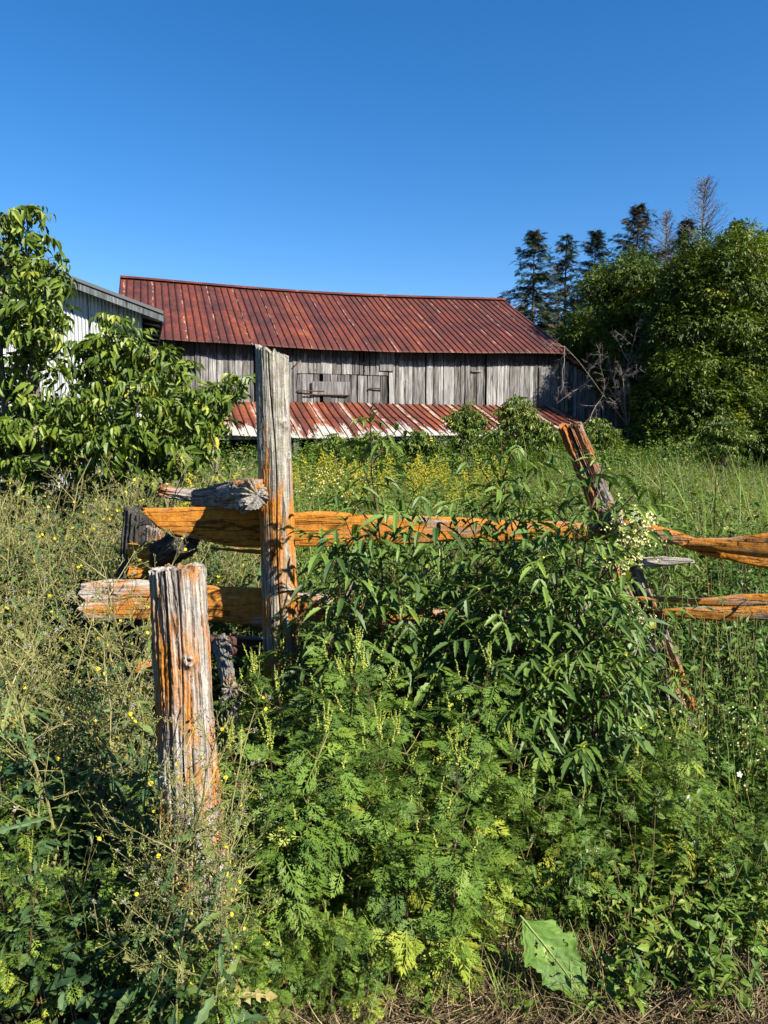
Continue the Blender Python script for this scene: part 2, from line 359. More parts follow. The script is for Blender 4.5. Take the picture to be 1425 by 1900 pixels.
def roofmat(name, white, along='Y', wband=(9, 9), bright=1.0):
    m, n, l = newmat(name); tc = n.new('ShaderNodeTexCoord'); co = tc.outputs['Object']
    sx = n.new('ShaderNodeSeparateXYZ'); l.new(co, sx.inputs[0])
    a = nz(n, l, co, (1, .25, 1), 1.6, 6, .65, .3); b_ = nz(n, l, co, (5, .35, 5), 2.4, 6, .7)
    # per-sheet variation
    sh = math_(n, l, 'FLOOR', math_(n, l, 'DIVIDE', sx.outputs[0], .74)); wn = n.new('ShaderNodeTexWhiteNoise'); wn.noise_dimensions = '1D'; l.new(sh, wn.inputs['W'])
    r = ramp(n, [(.36, (.06 * bright, .022 * bright, .017 * bright)), (.47, (.12 * bright, .034 * bright, .022 * bright)), (.57, (.19 * bright, .046 * bright, .022 * bright)), (.68, (.32 * bright, .09 * bright, .03 * bright))])
    s_ = math_(n, l, 'ADD', math_(n, l, 'MULTIPLY', a, .55), math_(n, l, 'MULTIPLY', b_, .45))
    s_ = math_(n, l, 'ADD', s_, math_(n, l, 'MULTIPLY', math_(n, l, 'SUBTRACT', wn.outputs[0], .5), .10)); l.new(s_, r.inputs[0])
    sf = math_(n, l, 'FRACT', math_(n, l, 'DIVIDE', math_(n, l, 'ADD', sx.outputs[0], LEN - .017), .24)); sd_ = ramp(n, [(.0, (.35, .3, .3)), (.10, (.35, .3, .3)), (.16, (1, 1, 1)), (.84, (1, 1, 1)), (.93, (.35, .3, .3))]); l.new(sf, sd_.inputs[0])  # dark lines along the seams paint rib shading into the colour
    c = mix(n, l, 1.0, r.outputs[0], sd_.outputs[0], 'MULTIPLY')
    # bare/pale streaks running down some seams
    fr = math_(n, l, 'FRACT', math_(n, l, 'DIVIDE', math_(n, l, 'ADD', sx.outputs[0], math_(n, l, 'MULTIPLY', math_(n, l, 'SUBTRACT', a, .5), .15)), .98))
    d = math_(n, l, 'ABSOLUTE', math_(n, l, 'SUBTRACT', fr, .5)); lm = ramp(n, [(.012 + .03 * white, (1, 1, 1)), (.03 + .10 * white, (0, 0, 0))]); l.new(d, lm.inputs[0])
    br = bw(n, .50 - .12 * white, .56 - .1 * white); l.new(nz(n, l, co, (1.6, .8, 1), 2.6, 5, .7, 0, (3, 3, 0)), br.inputs[0])
    k = math_(n, l, 'MULTIPLY', lm.outputs[0], br.outputs[0])
    wc = ramp(n, [(.4, (.55, .25, .10)), (.55, (.62, .55, .48))]); l.new(nz(n, l, co, s=5, det=4, loc=(1, 7, 0)), wc.inputs[0])
    c = mix(n, l, math_(n, l, 'MULTIPLY', k, .6 if white < .5 else .8), c, wc.outputs[0])
    for ly in ((2.35, 2.9) if wband[0] > 0 else (-1.75,)):
        dl = math_(n, l, 'ABSOLUTE', math_(n, l, 'SUBTRACT', math_(n, l, 'ADD', sx.outputs[1], math_(n, l, 'MULTIPLY', math_(n, l, 'FLOOR', math_(n, l, 'DIVIDE', sx.outputs[0], 4.1)), .06)), ly)); lr_ = ramp(n, [(.012, (.3, .28, .28)), (.03, (1, 1, 1))]); l.new(dl, lr_.inputs[0]); c = mix(n, l, .8 if ly != 2.9 else .25, c, lr_.outputs[0], 'MULTIPLY')
    # specks of orange rust
    om = bw(n, .66, .72); l.new(nz(n, l, co, (2, 1, 2), 3.3, 6, .7, 0, (9, 1, 0)), om.inputs[0])
    c = mix(n, l, math_(n, l, 'MULTIPLY', om.outputs[0], .6), c, (.5, .13, .03))
    if wband is not None:     # bare galvanised band: object y between the two values (eaves or ridge), ragged
        mr = n.new('ShaderNodeMapRange'); l.new(sx.outputs[1], mr.inputs[0]); mr.inputs[1].default_value = wband[0]; mr.inputs[2].default_value = wband[1]
        mr.inputs[3].default_value = .3 if white > .5 else .5; mr.inputs[4].default_value = -.12 if white > .5 else -.2; mr.clamp = True
        q = math_(n, l, 'ADD', mr.outputs[0], nz(n, l, co, (3.6, .35, 1), 1.2, 6, .7, .3, (5, 0, 0))); qq = bw(n, .70, .74); l.new(q, qq.inputs[0])
        c = mix(n, l, qq.outputs[0], c, wc.outputs[0] if white < .5 else (.56, .52, .48))
    finish(n, l, c, .55, nz(n, l, co, s=14, det=4), .25, .01, .35)
    return m
M_roof = roofmat('rusty_roof_steel', 0.0, wband=(6.3, 5.0)); M_lroof = roofmat('flaking_roof_steel', .8, wband=(-3.45, -.9), bright=1.35)

def sag(x): return -.16 * np.sin(np.pi * np.clip(-x / LEN, 0, 1)) ** 1.2
def ribroof(name, mat, x0, x1, y0, z0, y1, z1, parent, sagf=None, skew=0.0, rib=.24, lap=None, th=.03):
    """ribbed sheet roof from (y0,z0) low edge to (y1,z1) high edge"""
    b = MB(); xs = []; zs = []
    x = x0
    while x < x1 - 1e-4:
        for dx, dz in ((0, 0), (.006, .035), (.028, .035), (.034, 0), (rib * .5, .004)): xs.append(min(x + dx, x1)); zs.append(dz)
        x += rib
    xs.append(x1); zs.append(0)
    xs = np.array(xs); zs = np.array(zs); ny = 26
    t = np.linspace(0, 1, ny)[:, None]
    Y = y0 + (y1 - y0) * t + 0 * xs; Z = z0 + (z1 - z0) * t + zs[None] + .012 * noise(np.stack([xs * .9 + 0 * t, t * 4 + 0 * xs, 0 * t + 0 * xs], -1), 3)
    if lap: Z = Z - .02 * (t > lap) + .0
    X = xs[None] + 0 * t + skew * (1 - t)
    if sagf is not None: Z = Z + sagf(X)
    Y[0] += .05 * noise(np.stack([xs * 1.1, xs * 0, xs * 0], -1), 9)
    G = np.stack([X, Y, Z], -1); b.grid(G); 
    Gb = G.copy(); Gb[..., 2] -= th; b.grid(Gb[:, ::-1])
    b.grid(np.stack([Gb[0], G[0]])); b.grid(np.stack([G[-1], Gb[-1]])); b.grid(np.stack([G[:, 0], Gb[:, 0]])); b.grid(np.stack([Gb[:, -1], G[:, -1]]))
    return b.obj(name, mat, parent)
OH = .45; slope = (RZ - EZ) / (HD + OH); EZT = EZ + slope * OH; RZ = RZ - slope * OH
rf = ribroof('roof', M_roof, -LEN, .15, -OH, EZ, HD, RZ + slope * OH, barn, sag, lap=.45)
rb = ribroof('roof', M_roof, -LEN, .15, 2 * HD + OH, EZ, HD + .01, RZ + slope * OH, barn, sag)
# ridge cap and barge boards
b = MB(); xs = np.linspace(-LEN, .16, 30)
for sgn in (-1, 1):
    G = np.stack([np.stack([xs, HD + 0 * xs, RZ + slope * OH + .065 + sag(xs)], -1), np.stack([xs, HD + sgn * .22 + 0 * xs, RZ + slope * OH - .05 + sag(xs)], -1)]); b.grid(G if sgn < 0 else G[::-1])
mrc, n, l = newmat('galvanised_ridge'); tc = n.new('ShaderNodeTexCoord'); r = ramp(n, [(.4, (.09, .025, .02)), (.6, (.17, .045, .03)), (.7, (.5, .4, .35))]); l.new(nz(n, l, tc.outputs['Object'], s=1.5, det=6, rough=.7), r.inputs[0]); finish(n, l, r.outputs[0], .6)
b.obj('ridge_cap', mrc, barn)

def boardmat(name, k=1.4, warm=(1, 1, 1), top=None):
    m, n, l = newmat(name); tc = n.new('ShaderNodeTexCoord'); co = tc.outputs['Object']
    a = n.new('ShaderNodeAttribute'); a.attribute_name = 'tint'
    g = nz(n, l, co, (1, 1, .05), 26, 7, .7, .3); g2 = nz(n, l, co, (1, 1, .12), 7, 5, .65, .5, (3, 0, 0))
    s_ = math_(n, l, 'ADD', math_(n, l, 'MULTIPLY', g, .6), math_(n, l, 'MULTIPLY', g2, .4))
    s_ = math_(n, l, 'ADD', s_, math_(n, l, 'MULTIPLY', math_(n, l, 'SUBTRACT', a.outputs['Fac'], .5), .16))
    r = ramp(n, [(.34, (.03, .028, .027)), (.44, (.10, .096, .092)), (.55, (.24, .235, .23)), (.68, (.48, .47, .46))]); l.new(s_, r.inputs[0])
    c = mix(n, l, 1.0, r.outputs[0], tuple(k * q for q in warm), 'MULTIPLY')
    kn = n.new('ShaderNodeTexVoronoi'); mp = n.new('ShaderNodeMapping'); mp.inputs['Scale'].default_value = (4.2, 0.01, 2.2); l.new(co, mp.inputs[0]); l.new(mp.outputs[0], kn.inputs['Vector']); kn.inputs['Scale'].default_value = 1.0
    kr = ramp(n, [(.05, (.15, .12, .1)), (.10, (1, 1, 1))]); l.new(kn.outputs['Distance'], kr.inputs[0]); c = mix(n, l, .8, c, kr.outputs[0], 'MULTIPLY')
    if top:      # ragged mould stains under the eave, strengthened to paint in the eave shadow
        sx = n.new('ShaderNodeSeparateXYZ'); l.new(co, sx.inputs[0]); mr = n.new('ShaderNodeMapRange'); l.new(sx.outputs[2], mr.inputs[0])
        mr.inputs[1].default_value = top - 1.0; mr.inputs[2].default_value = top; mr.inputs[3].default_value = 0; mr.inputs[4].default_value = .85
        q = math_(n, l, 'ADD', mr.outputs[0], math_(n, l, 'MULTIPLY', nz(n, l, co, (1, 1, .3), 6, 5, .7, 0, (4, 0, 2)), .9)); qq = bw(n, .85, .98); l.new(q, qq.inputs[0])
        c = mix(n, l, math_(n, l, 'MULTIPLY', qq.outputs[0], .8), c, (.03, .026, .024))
    finish(n, l, c, .9, s_, .6, .02, .1); return m
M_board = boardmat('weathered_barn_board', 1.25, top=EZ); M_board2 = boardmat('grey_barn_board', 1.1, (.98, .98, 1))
M_black, n, l = newmat('near_black'); finish(n, l, (.02, .018, .016), .95)

def planks(b, x0, x1, zb, zt, y, seed, wmin=.14, wmax=.27, gap=.012, topf=None, miss=.03, bj=.05):
    rs = random.Random(seed); x = x0
    while x < x1 - .03:
        wd = min(rs.uniform(wmin, wmax), x1 - x); dy = rs.uniform(-.018, .018); g = gap * rs.uniform(.3, 2.2)
        if rs.random() < .06: g += .035
        tz = zt if topf is None else topf(x + wd / 2); bz = zb + rs.uniform(-bj, bj)
        ti = rs.random()
        if rs.random() < miss: x += wd; continue
        lean = rs.uniform(-.012, .012); n_ = 7
        zs = np.linspace(bz, tz, n_); wob = [rs.uniform(-.006, .006) for _ in zs]
        Lx = [x + lean * k / n_ + wob[k] for k in range(n_)]; Rx = [x + wd - g + lean * k / n_ - wob[k] for k in range(n_)]
        cup = rs.uniform(-.006, .012)
        Gf = np.array([[(Lx[k], y + dy, zs[k]), ((Lx[k] + Rx[k]) / 2, y + dy - cup, zs[k]), (Rx[k], y + dy, zs[k])] for k in range(n_)])
        b.grid(Gf, 0, ti); Gb = Gf.copy(); Gb[..., 1] += .024; b.grid(Gb[:, ::-1], 0, ti)
        b.grid(np.stack([Gb[:, 0], Gf[:, 0]]), 0, ti); b.grid(np.stack([Gf[:, -1], Gb[:, -1]]), 0, ti); b.grid(np.stack([Gf[0], Gb[0]]), 0, ti)
        x += wd
LTZ = 2.95      # where the lean-to roof meets the wall
b = MB()
topw = lambda x: EZ + OH * slope - .06 + float(sag(np.array([x]))[0])
planks(b, -LEN + .15, -9.75, LTZ - .25, EZ, 0, 3, topf=topw)
planks(b, -9.75, -6.55, LTZ + 1.0, EZ, 0, 4, topf=topw, miss=0, bj=.008)      # above the two hatches
planks(b, -6.55, -3.0, LTZ - .25, EZ, 0, 5, topf=topw, miss=0)
planks(b, -2.93, 0, LTZ - .25, EZ, 0, 6, topf=topw, miss=0)
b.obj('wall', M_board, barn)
b = MB(); planks(b, -9.72, -8.9, LTZ - .2, LTZ + .975, .01, 14, miss=0); planks(b, -8.86, -7.7, LTZ - .2, LTZ + .985, -.01, 15, miss=0); planks(b, -7.66, -6.58, LTZ - .2, LTZ + .97, .01, 16, miss=0)
hatch = b.obj('hatch', M_board2, barn)
b = MB(); b.box((-9.25, -.07, LTZ + .32), (-7.95, -.03, LTZ + .74), 0, .55); b.obj('cover_board', M_board2, hatch)
mrust, n, l = newmat('rusty_iron'); tc = n.new('ShaderNodeTexCoord'); r = ramp(n, [(.4, (.05, .02, .015)), (.6, (.16, .06, .03))]); l.new(nz(n, l, tc.outputs['Object'], s=20, det=4), r.inputs[0]); finish(n, l, r.outputs[0], .8)
for (x, z, dx, dz) in ((-9.6, LTZ + 1.45, -.25, -.25), (-7.5, LTZ + 1.35, .2, .25), (-9.75, LTZ + .42, .9, 0), (-9.5, LTZ + .3, 1.5, .0), (-7.3, LTZ + .55, .5, 0)):
    b = MB(); b.tube([(x, -.06, z), (x + dx, -.07, z + dz)], .022, 6); b.obj('hinge_strap', mrust, barn)
for i in range(3):
    x, z, ww, hh = ((-6.9, LTZ + 1.15, .5, .8), (-2.9 - .62, LTZ + 1.2, .35, .06), (-.9, LTZ - .1, .75, 1.55))[i]
    b = MB(); b.box((x, -.05, z), (x + ww, -.022, z + hh), 0, .6 if i == 1 else .4); b.obj('patch_board', M_board2, barn)
# near-black sheet behind the boards standing in for interior darkness + gable ends
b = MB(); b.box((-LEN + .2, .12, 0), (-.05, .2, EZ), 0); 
b.obj('dark_backing', M_black, barn)
for xg in (-LEN + .15, -.03):
    b = MB(); rs = random.Random(8); y = 0.03
    while y < 2 * HD - .05:
        wd = .22; tz = EZ + slope * (OH + (HD - abs(y + wd / 2 - HD))) - .1; b.box((xg, y, .2), (xg + .03, y + wd - .01, tz), 0, rs.random()); y += wd
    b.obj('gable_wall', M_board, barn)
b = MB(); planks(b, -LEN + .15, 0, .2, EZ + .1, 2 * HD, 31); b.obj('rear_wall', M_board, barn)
# shadowed fascia plate under the eave, loose strip hanging
b = MB(); b.box((-8.3, -OH + .1, EZ - .16), (-5.6, -OH + .13, EZ - .12), 0, .1); b.obj('loose_strip', M_board2, barn)
# lean-to
LW = 3.45; LB = 1.86
lr = ribroof('lean_to_roof', M_lroof, -LEN, -.25, -LW, LB, -.06, LTZ + .06, barn, None, 0, lap=.5)
# make the right rake run outwards at the eave like the photo
for v in lr.data.vertices:
    t = (v.co.y + .06) / (-LW + .06); v.co.x += max(0, (v.co.x + 2) / 1.75) * .28 * t
    v.co.z += .05 * math.sin(v.co.x * .8) * t
rs = random.Random(2)
for x in np.arange(-LEN + .3, 0, 2.3): b = MB(); b.box((x, -LW + .15, 0), (x + .16, -LW + .31, LB + .02), 0, rs.random()); b.obj('lean_to_post', M_board2, barn)
b = MB(); b.box((-LEN, -LW + .12, LB - .12), (0, -LW + .14, LB - .02), 0, .5); planks(b, -LEN, -.2, .1, 1.2, -LW + .9, 77); b.obj('lean_to_boards', M_board2, barn)
# side wing with sloping top, open underneath
wt = lambda x: 4.75 - .47 * x
b = MB(); planks(b, .03, 4.6, 2.15, 0, .02, 21, topf=wt, miss=0, bj=.08, gap=.02); b.obj('wing_wall', M_board2, barn)
b = MB(); G = np.array([[(0, -.2, 4.85), (4.9, -.2, 2.55)], [(0, 8, 4.85), (4.9, 8, 2.55)]]); b.grid(G); G2 = G.copy(); G2[..., 2] -= .05; b.grid(G2[:, ::-1]); b.grid(np.stack([G2[0], G[0]])); b.grid(np.stack([G[:, 1], G2[:, 1]])[::-1]); b.obj('wing_roof', M_lroof, barn)
b = MB(); b.box((1.2, -.1, 1.55), (5.4, .1, 1.72), 0, .4); b.box((3.0, -.25, 2.02), (4.4, -.12, 2.14), 0, .8); b.box((.2, .1, 0), (.4, .3, 2.1), 0, .3); b.box((3.4, .1, 0), (3.6, .3, 2.1), 0, .3); b.obj('wing_beam', M_board2, barn)
b = MB(); b.box((.1, 5, 0), (5, 5.1, 2.6)); b.obj('wing_dark_backing', M_black, barn)  # near-black panel standing in for the darkness under the wing

# ------------------------------------------------------------------ metal clad shed on the left
S0 = at(303, 580, 17.0); su = Vector((.953, .304, 0)); srz = math.atan2(su.y, su.x)
shed = thing('metal_shed', (S0.x, S0.y, 0), 'pale grey corrugated metal shed partly hidden by the box elder leaves', 'shed', rz=srz)
mcor, n, l = newmat('galvanised_sheet'); tc = n.new('ShaderNodeTexCoord'); co = tc.outputs['Object']
r = ramp(n, [(.35, (.5, .54, .57)), (.55, (.68, .72, .75)), (.7, (.82, .86, .88))]); l.new(nz(n, l, co, (1, 1, .3), 4, 6, .7), r.inputs[0])
sx = n.new('ShaderNodeSeparateXYZ'); l.new(co, sx.inputs[0])
fx = math_(n, l, 'ABSOLUTE', math_(n, l, 'SUBTRACT', math_(n, l, 'FRACT', math_(n, l, 'DIVIDE', sx.outputs[0], .62)), .5)); sm = ramp(n, [(.012, (.12, .13, .14)), (.02, (1, 1, 1))]); l.new(fx, sm.inputs[0])
fz = math_(n, l, 'ABSOLUTE', math_(n, l, 'SUBTRACT', math_(n, l, 'FRACT', math_(n, l, 'DIVIDE', math_(n, l, 'SUBTRACT', sx.outputs[2], 0.22), 2.0)), .5)); sm2 = ramp(n, [(.006, (.25, .25, .26)), (.01, (1, 1, 1))]); l.new(fz, sm2.inputs[0])
c = mix(n, l, 1, r.outputs[0], sm.outputs[0], 'MULTIPLY'); c = mix(n, l, 1, c, sm2.outputs[0], 'MULTIPLY'); finish(n, l, c, .5, None, metal=.25, spec=.4)
SE = S0.z; RK = .34; SW = 8.4; SD = 7.0
b = MB(); xs = np.arange(-SW + .4, -.45, .0125)
zt = SE + RK * np.minimum(-xs, SW + xs) * 1.0 - .12
yy = .012 * np.sin(xs * 2 * np.pi / .075)
G = np.stack([np.stack([xs, .4 + yy, 0 * xs], -1), np.stack([xs, .4 + yy, zt], -1)]); b.grid(G)
b.obj('end_wall', mcor, shed)
b = MB(); ysd = np.arange(.4, SD, .0125); G = np.stack([np.stack([-.45 + .012 * np.sin(ysd * 84), ysd, 0 * ysd], -1), np.stack([-.45 + .012 * np.sin(ysd * 84), ysd, 0 * ysd + SE], -1)]); b.grid(G); G = G.copy(); G[..., 0] = -SW + .4; b.grid(G)
b.obj('side_wall', mcor, shed)
mfas = boardmat('painted_fascia', 1.0, (.62, .72, .78)); msr, n, l = newmat('dark_roof_sheet'); finish(n, l, (.12, .13, .14), .5)
b = MB()
for sg in (0, 1):
    x0, x1 = (0, -SW / 2) if sg == 0 else (-SW, -SW / 2)
    z1 = SE + RK * SW / 2
    b.add([(x0, -.06, SE + .03), (x0, SD, SE + .03), (x1, SD, z1 + .03), (x1, -.06, z1 + .03), (x0, -.06, SE - .04), (x0, SD, SE - .04), (x1, SD, z1 - .04), (x1, -.06, z1 - .04)],
          [0,1,2,3, 7,6,5,4, 0,3,7,4, 0,4,5,1], [4] * 4)
b.obj('roof', msr, shed)
for sg in (0, 1):
    b = MB(); x0, x1 = (.0, -SW / 2) if sg == 0 else (-SW, -SW / 2); z1 = SE + RK * SW / 2
    b.add([(x0, -.03, SE - .20), (x1, -.03, z1 - .20), (x1, -.03, z1 - .045), (x0, -.03, SE - .045), (x0, -.0, SE - .20), (x1, -.0, z1 - .20), (x1, 0, z1 - .045), (x0, 0, SE - .045)], [0,1,2,3, 7,6,5,4, 0,4,5,1, 3,2,6,7, 0,3,7,4], [4] * 5, 0, .7)
    b.obj('barge_board', mfas, shed)
b = MB(); b.box((-.03, .02, SE - .22), (-.002, SD, SE - .045), 0, .6); b.obj('eave_board', mfas, shed)
b = MB()
for y in np.arange(.5, SD, .8): b.add([(-.03, y, SE - .14), (-.45, y, SE - .05), (-.45, y, SE - .16), (-.03, y, SE - .19), (-.03, y + .05, SE - .14), (-.45, y + .05, SE - .05), (-.45, y + .05, SE - .16), (-.03, y + .05, SE - .19)], [0,1,2,3, 7,6,5,4, 0,4,5,1, 3,2,6,7], [4] * 4)
b.obj('rafter_ends', M_black, shed)

# ------------------------------------------------------------------ fence timber
def post(name, base, top, r0, r1, label, cat, mat, crack=None, knots=(), slant=(0, 0), seed=0, lump=.05, groove=.005, nth=230, nz_=300, jag=.012, flat=0, group=None):
    base = Vector(base); top = Vector(top); ax = (top - base); H = ax.length
    th = np.linspace(0, 2 * np.pi, nth, endpoint=False)[None]; t = np.linspace(0, 1, nz_)[:, None]
    ct, st = np.cos(th), np.sin(th); z = t * H
    Rr = r0 + (r1 - r0) * t
    P = np.stack([ct + 0 * z, st + 0 * z, z + 0 * ct], -1)
    rr = Rr * (1 + lump * 1.6 * noise(P * (1.2, 1.2, 2.2), seed) + lump * .5 * noise(P * (2.5, 2.5, 5), seed + 1))
    gr = fbm(P * (6, 6, 1.6) + 1.0 * noise(P * (2, 2, 3.5), seed + 8)[..., None], seed + 2, 4); rr = rr - groove * (1 - np.abs(gr)) ** 3
    rr = rr + groove * .35 * fbm(P * (24, 24, 60), seed + 3, 2) + groove * .5 * fbm(P * (20, 20, 5), seed + 6, 2)
    if flat: rr = rr * (1 - flat * np.abs(np.sin(th)) ** 3)
    for (ang, wob, w_, dep, za, zb) in (crack or []):
        a = R(ang) + wob * noise(np.stack([z * 2.4, z * 0, z * 0], -1), seed + 5)
        d = np.angle(np.exp(1j * (th - a))); m = np.exp(-(d / (w_ / Rr)) ** 2) * (z > za * H) * (z < zb * H); rr = rr - dep * m
    for (ang, zk, sz, hh) in knots:
        d = np.angle(np.exp(1j * (th - R(ang)))) * Rr; q = np.sqrt(d ** 2 + (z - zk * H) ** 2) / sz
        rr = rr + hh * np.exp(-q ** 2) - hh * 1.4 * np.exp(-(q / .33) ** 2)
    Z = z + (t ** 6) * (slant[0] * ct * Rr + slant[1] * st * Rr + jag * noise(P * (6, 6, 0) , seed + 7))
    G = np.stack([rr * ct, rr * st, Z], -1)
    b = MB(); b.grid(G, wrap=True)
    rings = [G[-1]]
    for k in (.93, .75, .5, .25, .02):
        g = G[-1].copy(); g[:, :2] *= k; g[:, 2] = G[-1][:, 2] * k + (1 - k) * H + .006 * (k < .9) + .004 * noise(g * 60, seed); rings.append(g)
    b.grid(np.array(rings), wrap=True)
    o = b.obj(name, mat, smooth=True); o.location = base
    o.rotation_euler = ax.to_track_quat('Z', 'Y').to_euler()
    # keep texture / crack angle pointing at camera: spin so local -Y stays facing camera
    q = ax.normalized(); loc_y = Vector((0, 1, 0)) - q * q.y; loc_y.normalize(); loc_x = loc_y.cross(q)
    o.rotation_euler = Matrix((loc_x, loc_y, q)).transposed().to_euler()
    return tag(o, label, cat, group)
def rail(name, tops, bots, Y0, Y1, thick, label, mat, cat='fence rail', seed=0, n_=170, m_=40, groove=.005, jag=.02, sq=.5, part=None):
    """split rail: outline height over its run, real thickness; pixel aids only locate the ends"""
    x0, x1 = tops[0][0], tops[-1][0]
    xs = np.linspace(x0, x1, n_); tp = np.interp(xs, [p[0] for p in tops], [p[1] for p in tops]); bt = np.interp(xs, [p[0] for p in bots], [p[1] for p in bots])
    Ys = np.interp(xs, [x0, x1], [Y0, Y1]); A = np.array([at(x, p, y) for x, p, y in zip(xs, tp, Ys)]); B = np.array([at(x, p, y) for x, p, y in zip(xs, bt, Ys)])
    B[:, :2] = A[:, :2]
    o0 = (A[0] + B[0]) / 2; d = A[-1] - A[0]; yaw = math.atan2(d[1], d[0]); c, s_ = math.cos(-yaw), math.sin(-yaw); Rm = np.array([[c, -s_, 0], [s_, c, 0], [0, 0, 1]])
    A = (A - o0) @ Rm.T; B = (B - o0) @ Rm.T
    ph = np.linspace(0, 2 * np.pi, m_, endpoint=False); cs, sn = np.cos(ph), np.sin(ph)
    sy = np.sign(cs) * np.abs(cs) ** sq; sz = np.sign(sn) * np.abs(sn) ** sq
    mid = (A + B) / 2; hf = (A - B)[:, 2] / 2
    X = mid[:, 0][:, None] + 0 * sy; Y = mid[:, 1][:, None] + thick / 2 * sy[None]; Z = mid[:, 2][:, None] + hf[:, None] * sz[None]
    P = np.stack([X, Y, Z], -1)
    gr = fbm(P * (3.5, 45, 45), seed, 3); dsp = -groove * (1 - np.abs(gr)) ** 3 + groove * 1.4 * noise(P * (5, 14, 14), seed + 4)
    Y = Y + dsp * sy; Z = Z + dsp * sz * 1.2 + .006 * noise(P * (4, 0, 0), seed + 2)
    e = jag * noise(np.stack([0 * sz, sy * 2, sz * 7], -1) + 5, seed + 5)
    wl = np.exp(-np.arange(n_) / 8.0)[:, None]; X = X + wl * e + wl[::-1] * e * .8
    G = np.stack([X, Y, Z], -1); b = MB(); b.grid(G, wrap=True)
    for row, sg in ((0, 1), (-1, -1)):
        rings = []; cc = G[row].mean(0)
        for k in (1, .8, .5, .05):
            g = cc + (G[row] - cc) * k; g[:, 0] = G[row][:, 0] + (.012 * noise(g * (0, 50, 80), seed + 9) if k < 1 else 0) * sg + (1 - k) * .006 * sg; rings.append(g)
        rings = np.array(rings); b.grid(rings if sg < 0 else rings[:, ::-1], wrap=True)
    o = b.obj(name, mat, smooth=True); o.location = o0; o.rotation_euler = (0, 0, yaw)
    return tag(o, label, cat)

W_tall = woodmat('cedar_post_wood', 'Z', 1.35, .70, .9, og=(1.2, 2.3), green=.6, warm=(1, .98, .93), oscale=13)
W_stump = woodmat('split_post_wood', 'Z', 1.65, .635, .3, og=None, warm=(1, .98, .95), oscale=11)
W_rail = woodmat('orange_lichen_rail_wood', 'X', 1.1, .93, .9, oscale=7, og=(.8, 6.0))
W_rail2 = woodmat('rail_wood_half_lichen', 'X', 1.1, .74, .7, oscale=5); W_rail3 = woodmat('rail_wood_bleached_end', 'X', 1.9, .78, .6, og=(.42, -.45), oscale=6)
W_white = woodmat('bleached_rail_wood', 'X', 1.5, .45, .2, oscale=6)
W_dark = woodmat('dark_old_wood', 'X', .55, .35, .4)
W_lean = woodmat('leaning_post_wood', 'Z', 1.1, .64, .3, oscale=8, ocol=(.50, .17, .02))

def base_at(px_t, py_t, px_b, py_b, Y, dY=0.0):
    t = at(px_t, py_t, Y); b_ = at(px_b, py_b, Y + dY); d = (b_ - t); k = (t.z + .15) / (t.z - b_.z); return t + d * k, t
pb, pt = base_at(504, 655, 526, 1330, 3.3)
post('fence_post', pb, pt, .082, .069, 'tall round cedar fence post with grey and orange lichen, standing upright beside the rails', 'fence post', W_tall,
     crack=[(-86, .16, .0024, .022, .15, 1.0), (-60, .3, .002, .008, .0, .5)], knots=((-62, .345, .028, .016), (-95, .30, .03, .02), (-50, .52, .03, .022), (-45, .86, .018, .02), (-160, .70, .03, .03), (-30, .80, .02, .01), (-98, .22, .03, .014)), slant=(-.35, -.1), seed=3, lump=.035, jag=.015, groove=.0028)
pb, pt = base_at(328, 1058, 372, 1800, 2.1)
post('fence_post', pb, pt, .098, .076, 'thick short cut-off fence post with grey split wood and orange lichen, nearest to the camera', 'fence post', W_stump,
     crack=[(-118, .3, .0035, .02, .35, 1.0), (-93, .35, .0022, .012, .5, 1.0), (-72, .25, .002, .010, 0, .8), (-140, .2, .003, .014, 0, 1)],
     knots=((-62, .83, .018, .02),), slant=(.06, -.05), seed=12, lump=.05, groove=.0065, jag=.02)
# upper long rail
rail('fence_rail', [(272, 941), (330, 939), (480, 944), (545, 950), (700, 954), (850, 960), (1042, 970), (1110, 975)], [(272, 955), (300, 985), (345, 998), (420, 1012), (480, 1014), (600, 1015), (760, 1008), (1042, 1004), (1110, 1006)], 3.42, 3.55, .05,
     'long upper fence rail coated in bright orange lichen, running behind the tall post', W_rail, seed=4)
rail('fence_rail', [(156, 1078), (200, 1074), (300, 1079), (485, 1090), (560, 1103), (645, 1110)], [(156, 1146), (200, 1152), (300, 1150), (485, 1158), (560, 1160), (645, 1150)], 3.38, 3.5, .055,
     'lower fence rail with bleached white broken left end behind the short post', W_rail3, seed=9, jag=.03)
rail('fence_rail', [(640, 1118), (800, 1128), (1010, 1138)], [(640, 1152), (800, 1158), (1010, 1168)], 3.56, 3.62, .05, 'lower fence rail mostly hidden behind the beggarticks leaves', W_rail2, seed=19)
rail('fence_rail', [(240, 1008), (284, 1012)], [(240, 1078), (284, 1076)], 3.6, 3.62, .12, 'short orange rail end poking up left of the thick short post', W_rail, seed=21, n_=40, jag=.01)
rail('fence_rail', [(395, 1014), (485, 1018)], [(395, 1020), (485, 1026)], 3.60, 3.62, .04, 'thin orange rail sliver just below the upper long rail', W_rail2, seed=24, n_=60)
rail('fence_rail', [(1120, 944), (1180, 962), (1260, 984), (1340, 1006), (1440, 1030)], [(1120, 980), (1180, 992), (1260, 1012), (1340, 1036), (1440, 1062)], 3.5, 3.3, .05, 'upper right fence rail sloping down to the right edge from the leaning post', W_rail2, seed=31)
rail('fence_rail', [(1284, 1002), (1350, 1000), (1440, 986)], [(1284, 1018), (1350, 1026), (1440, 1036)], 3.36, 3.2, .05, 'orange rail rising toward the right edge over the sloping rail', W_rail2, seed=35)
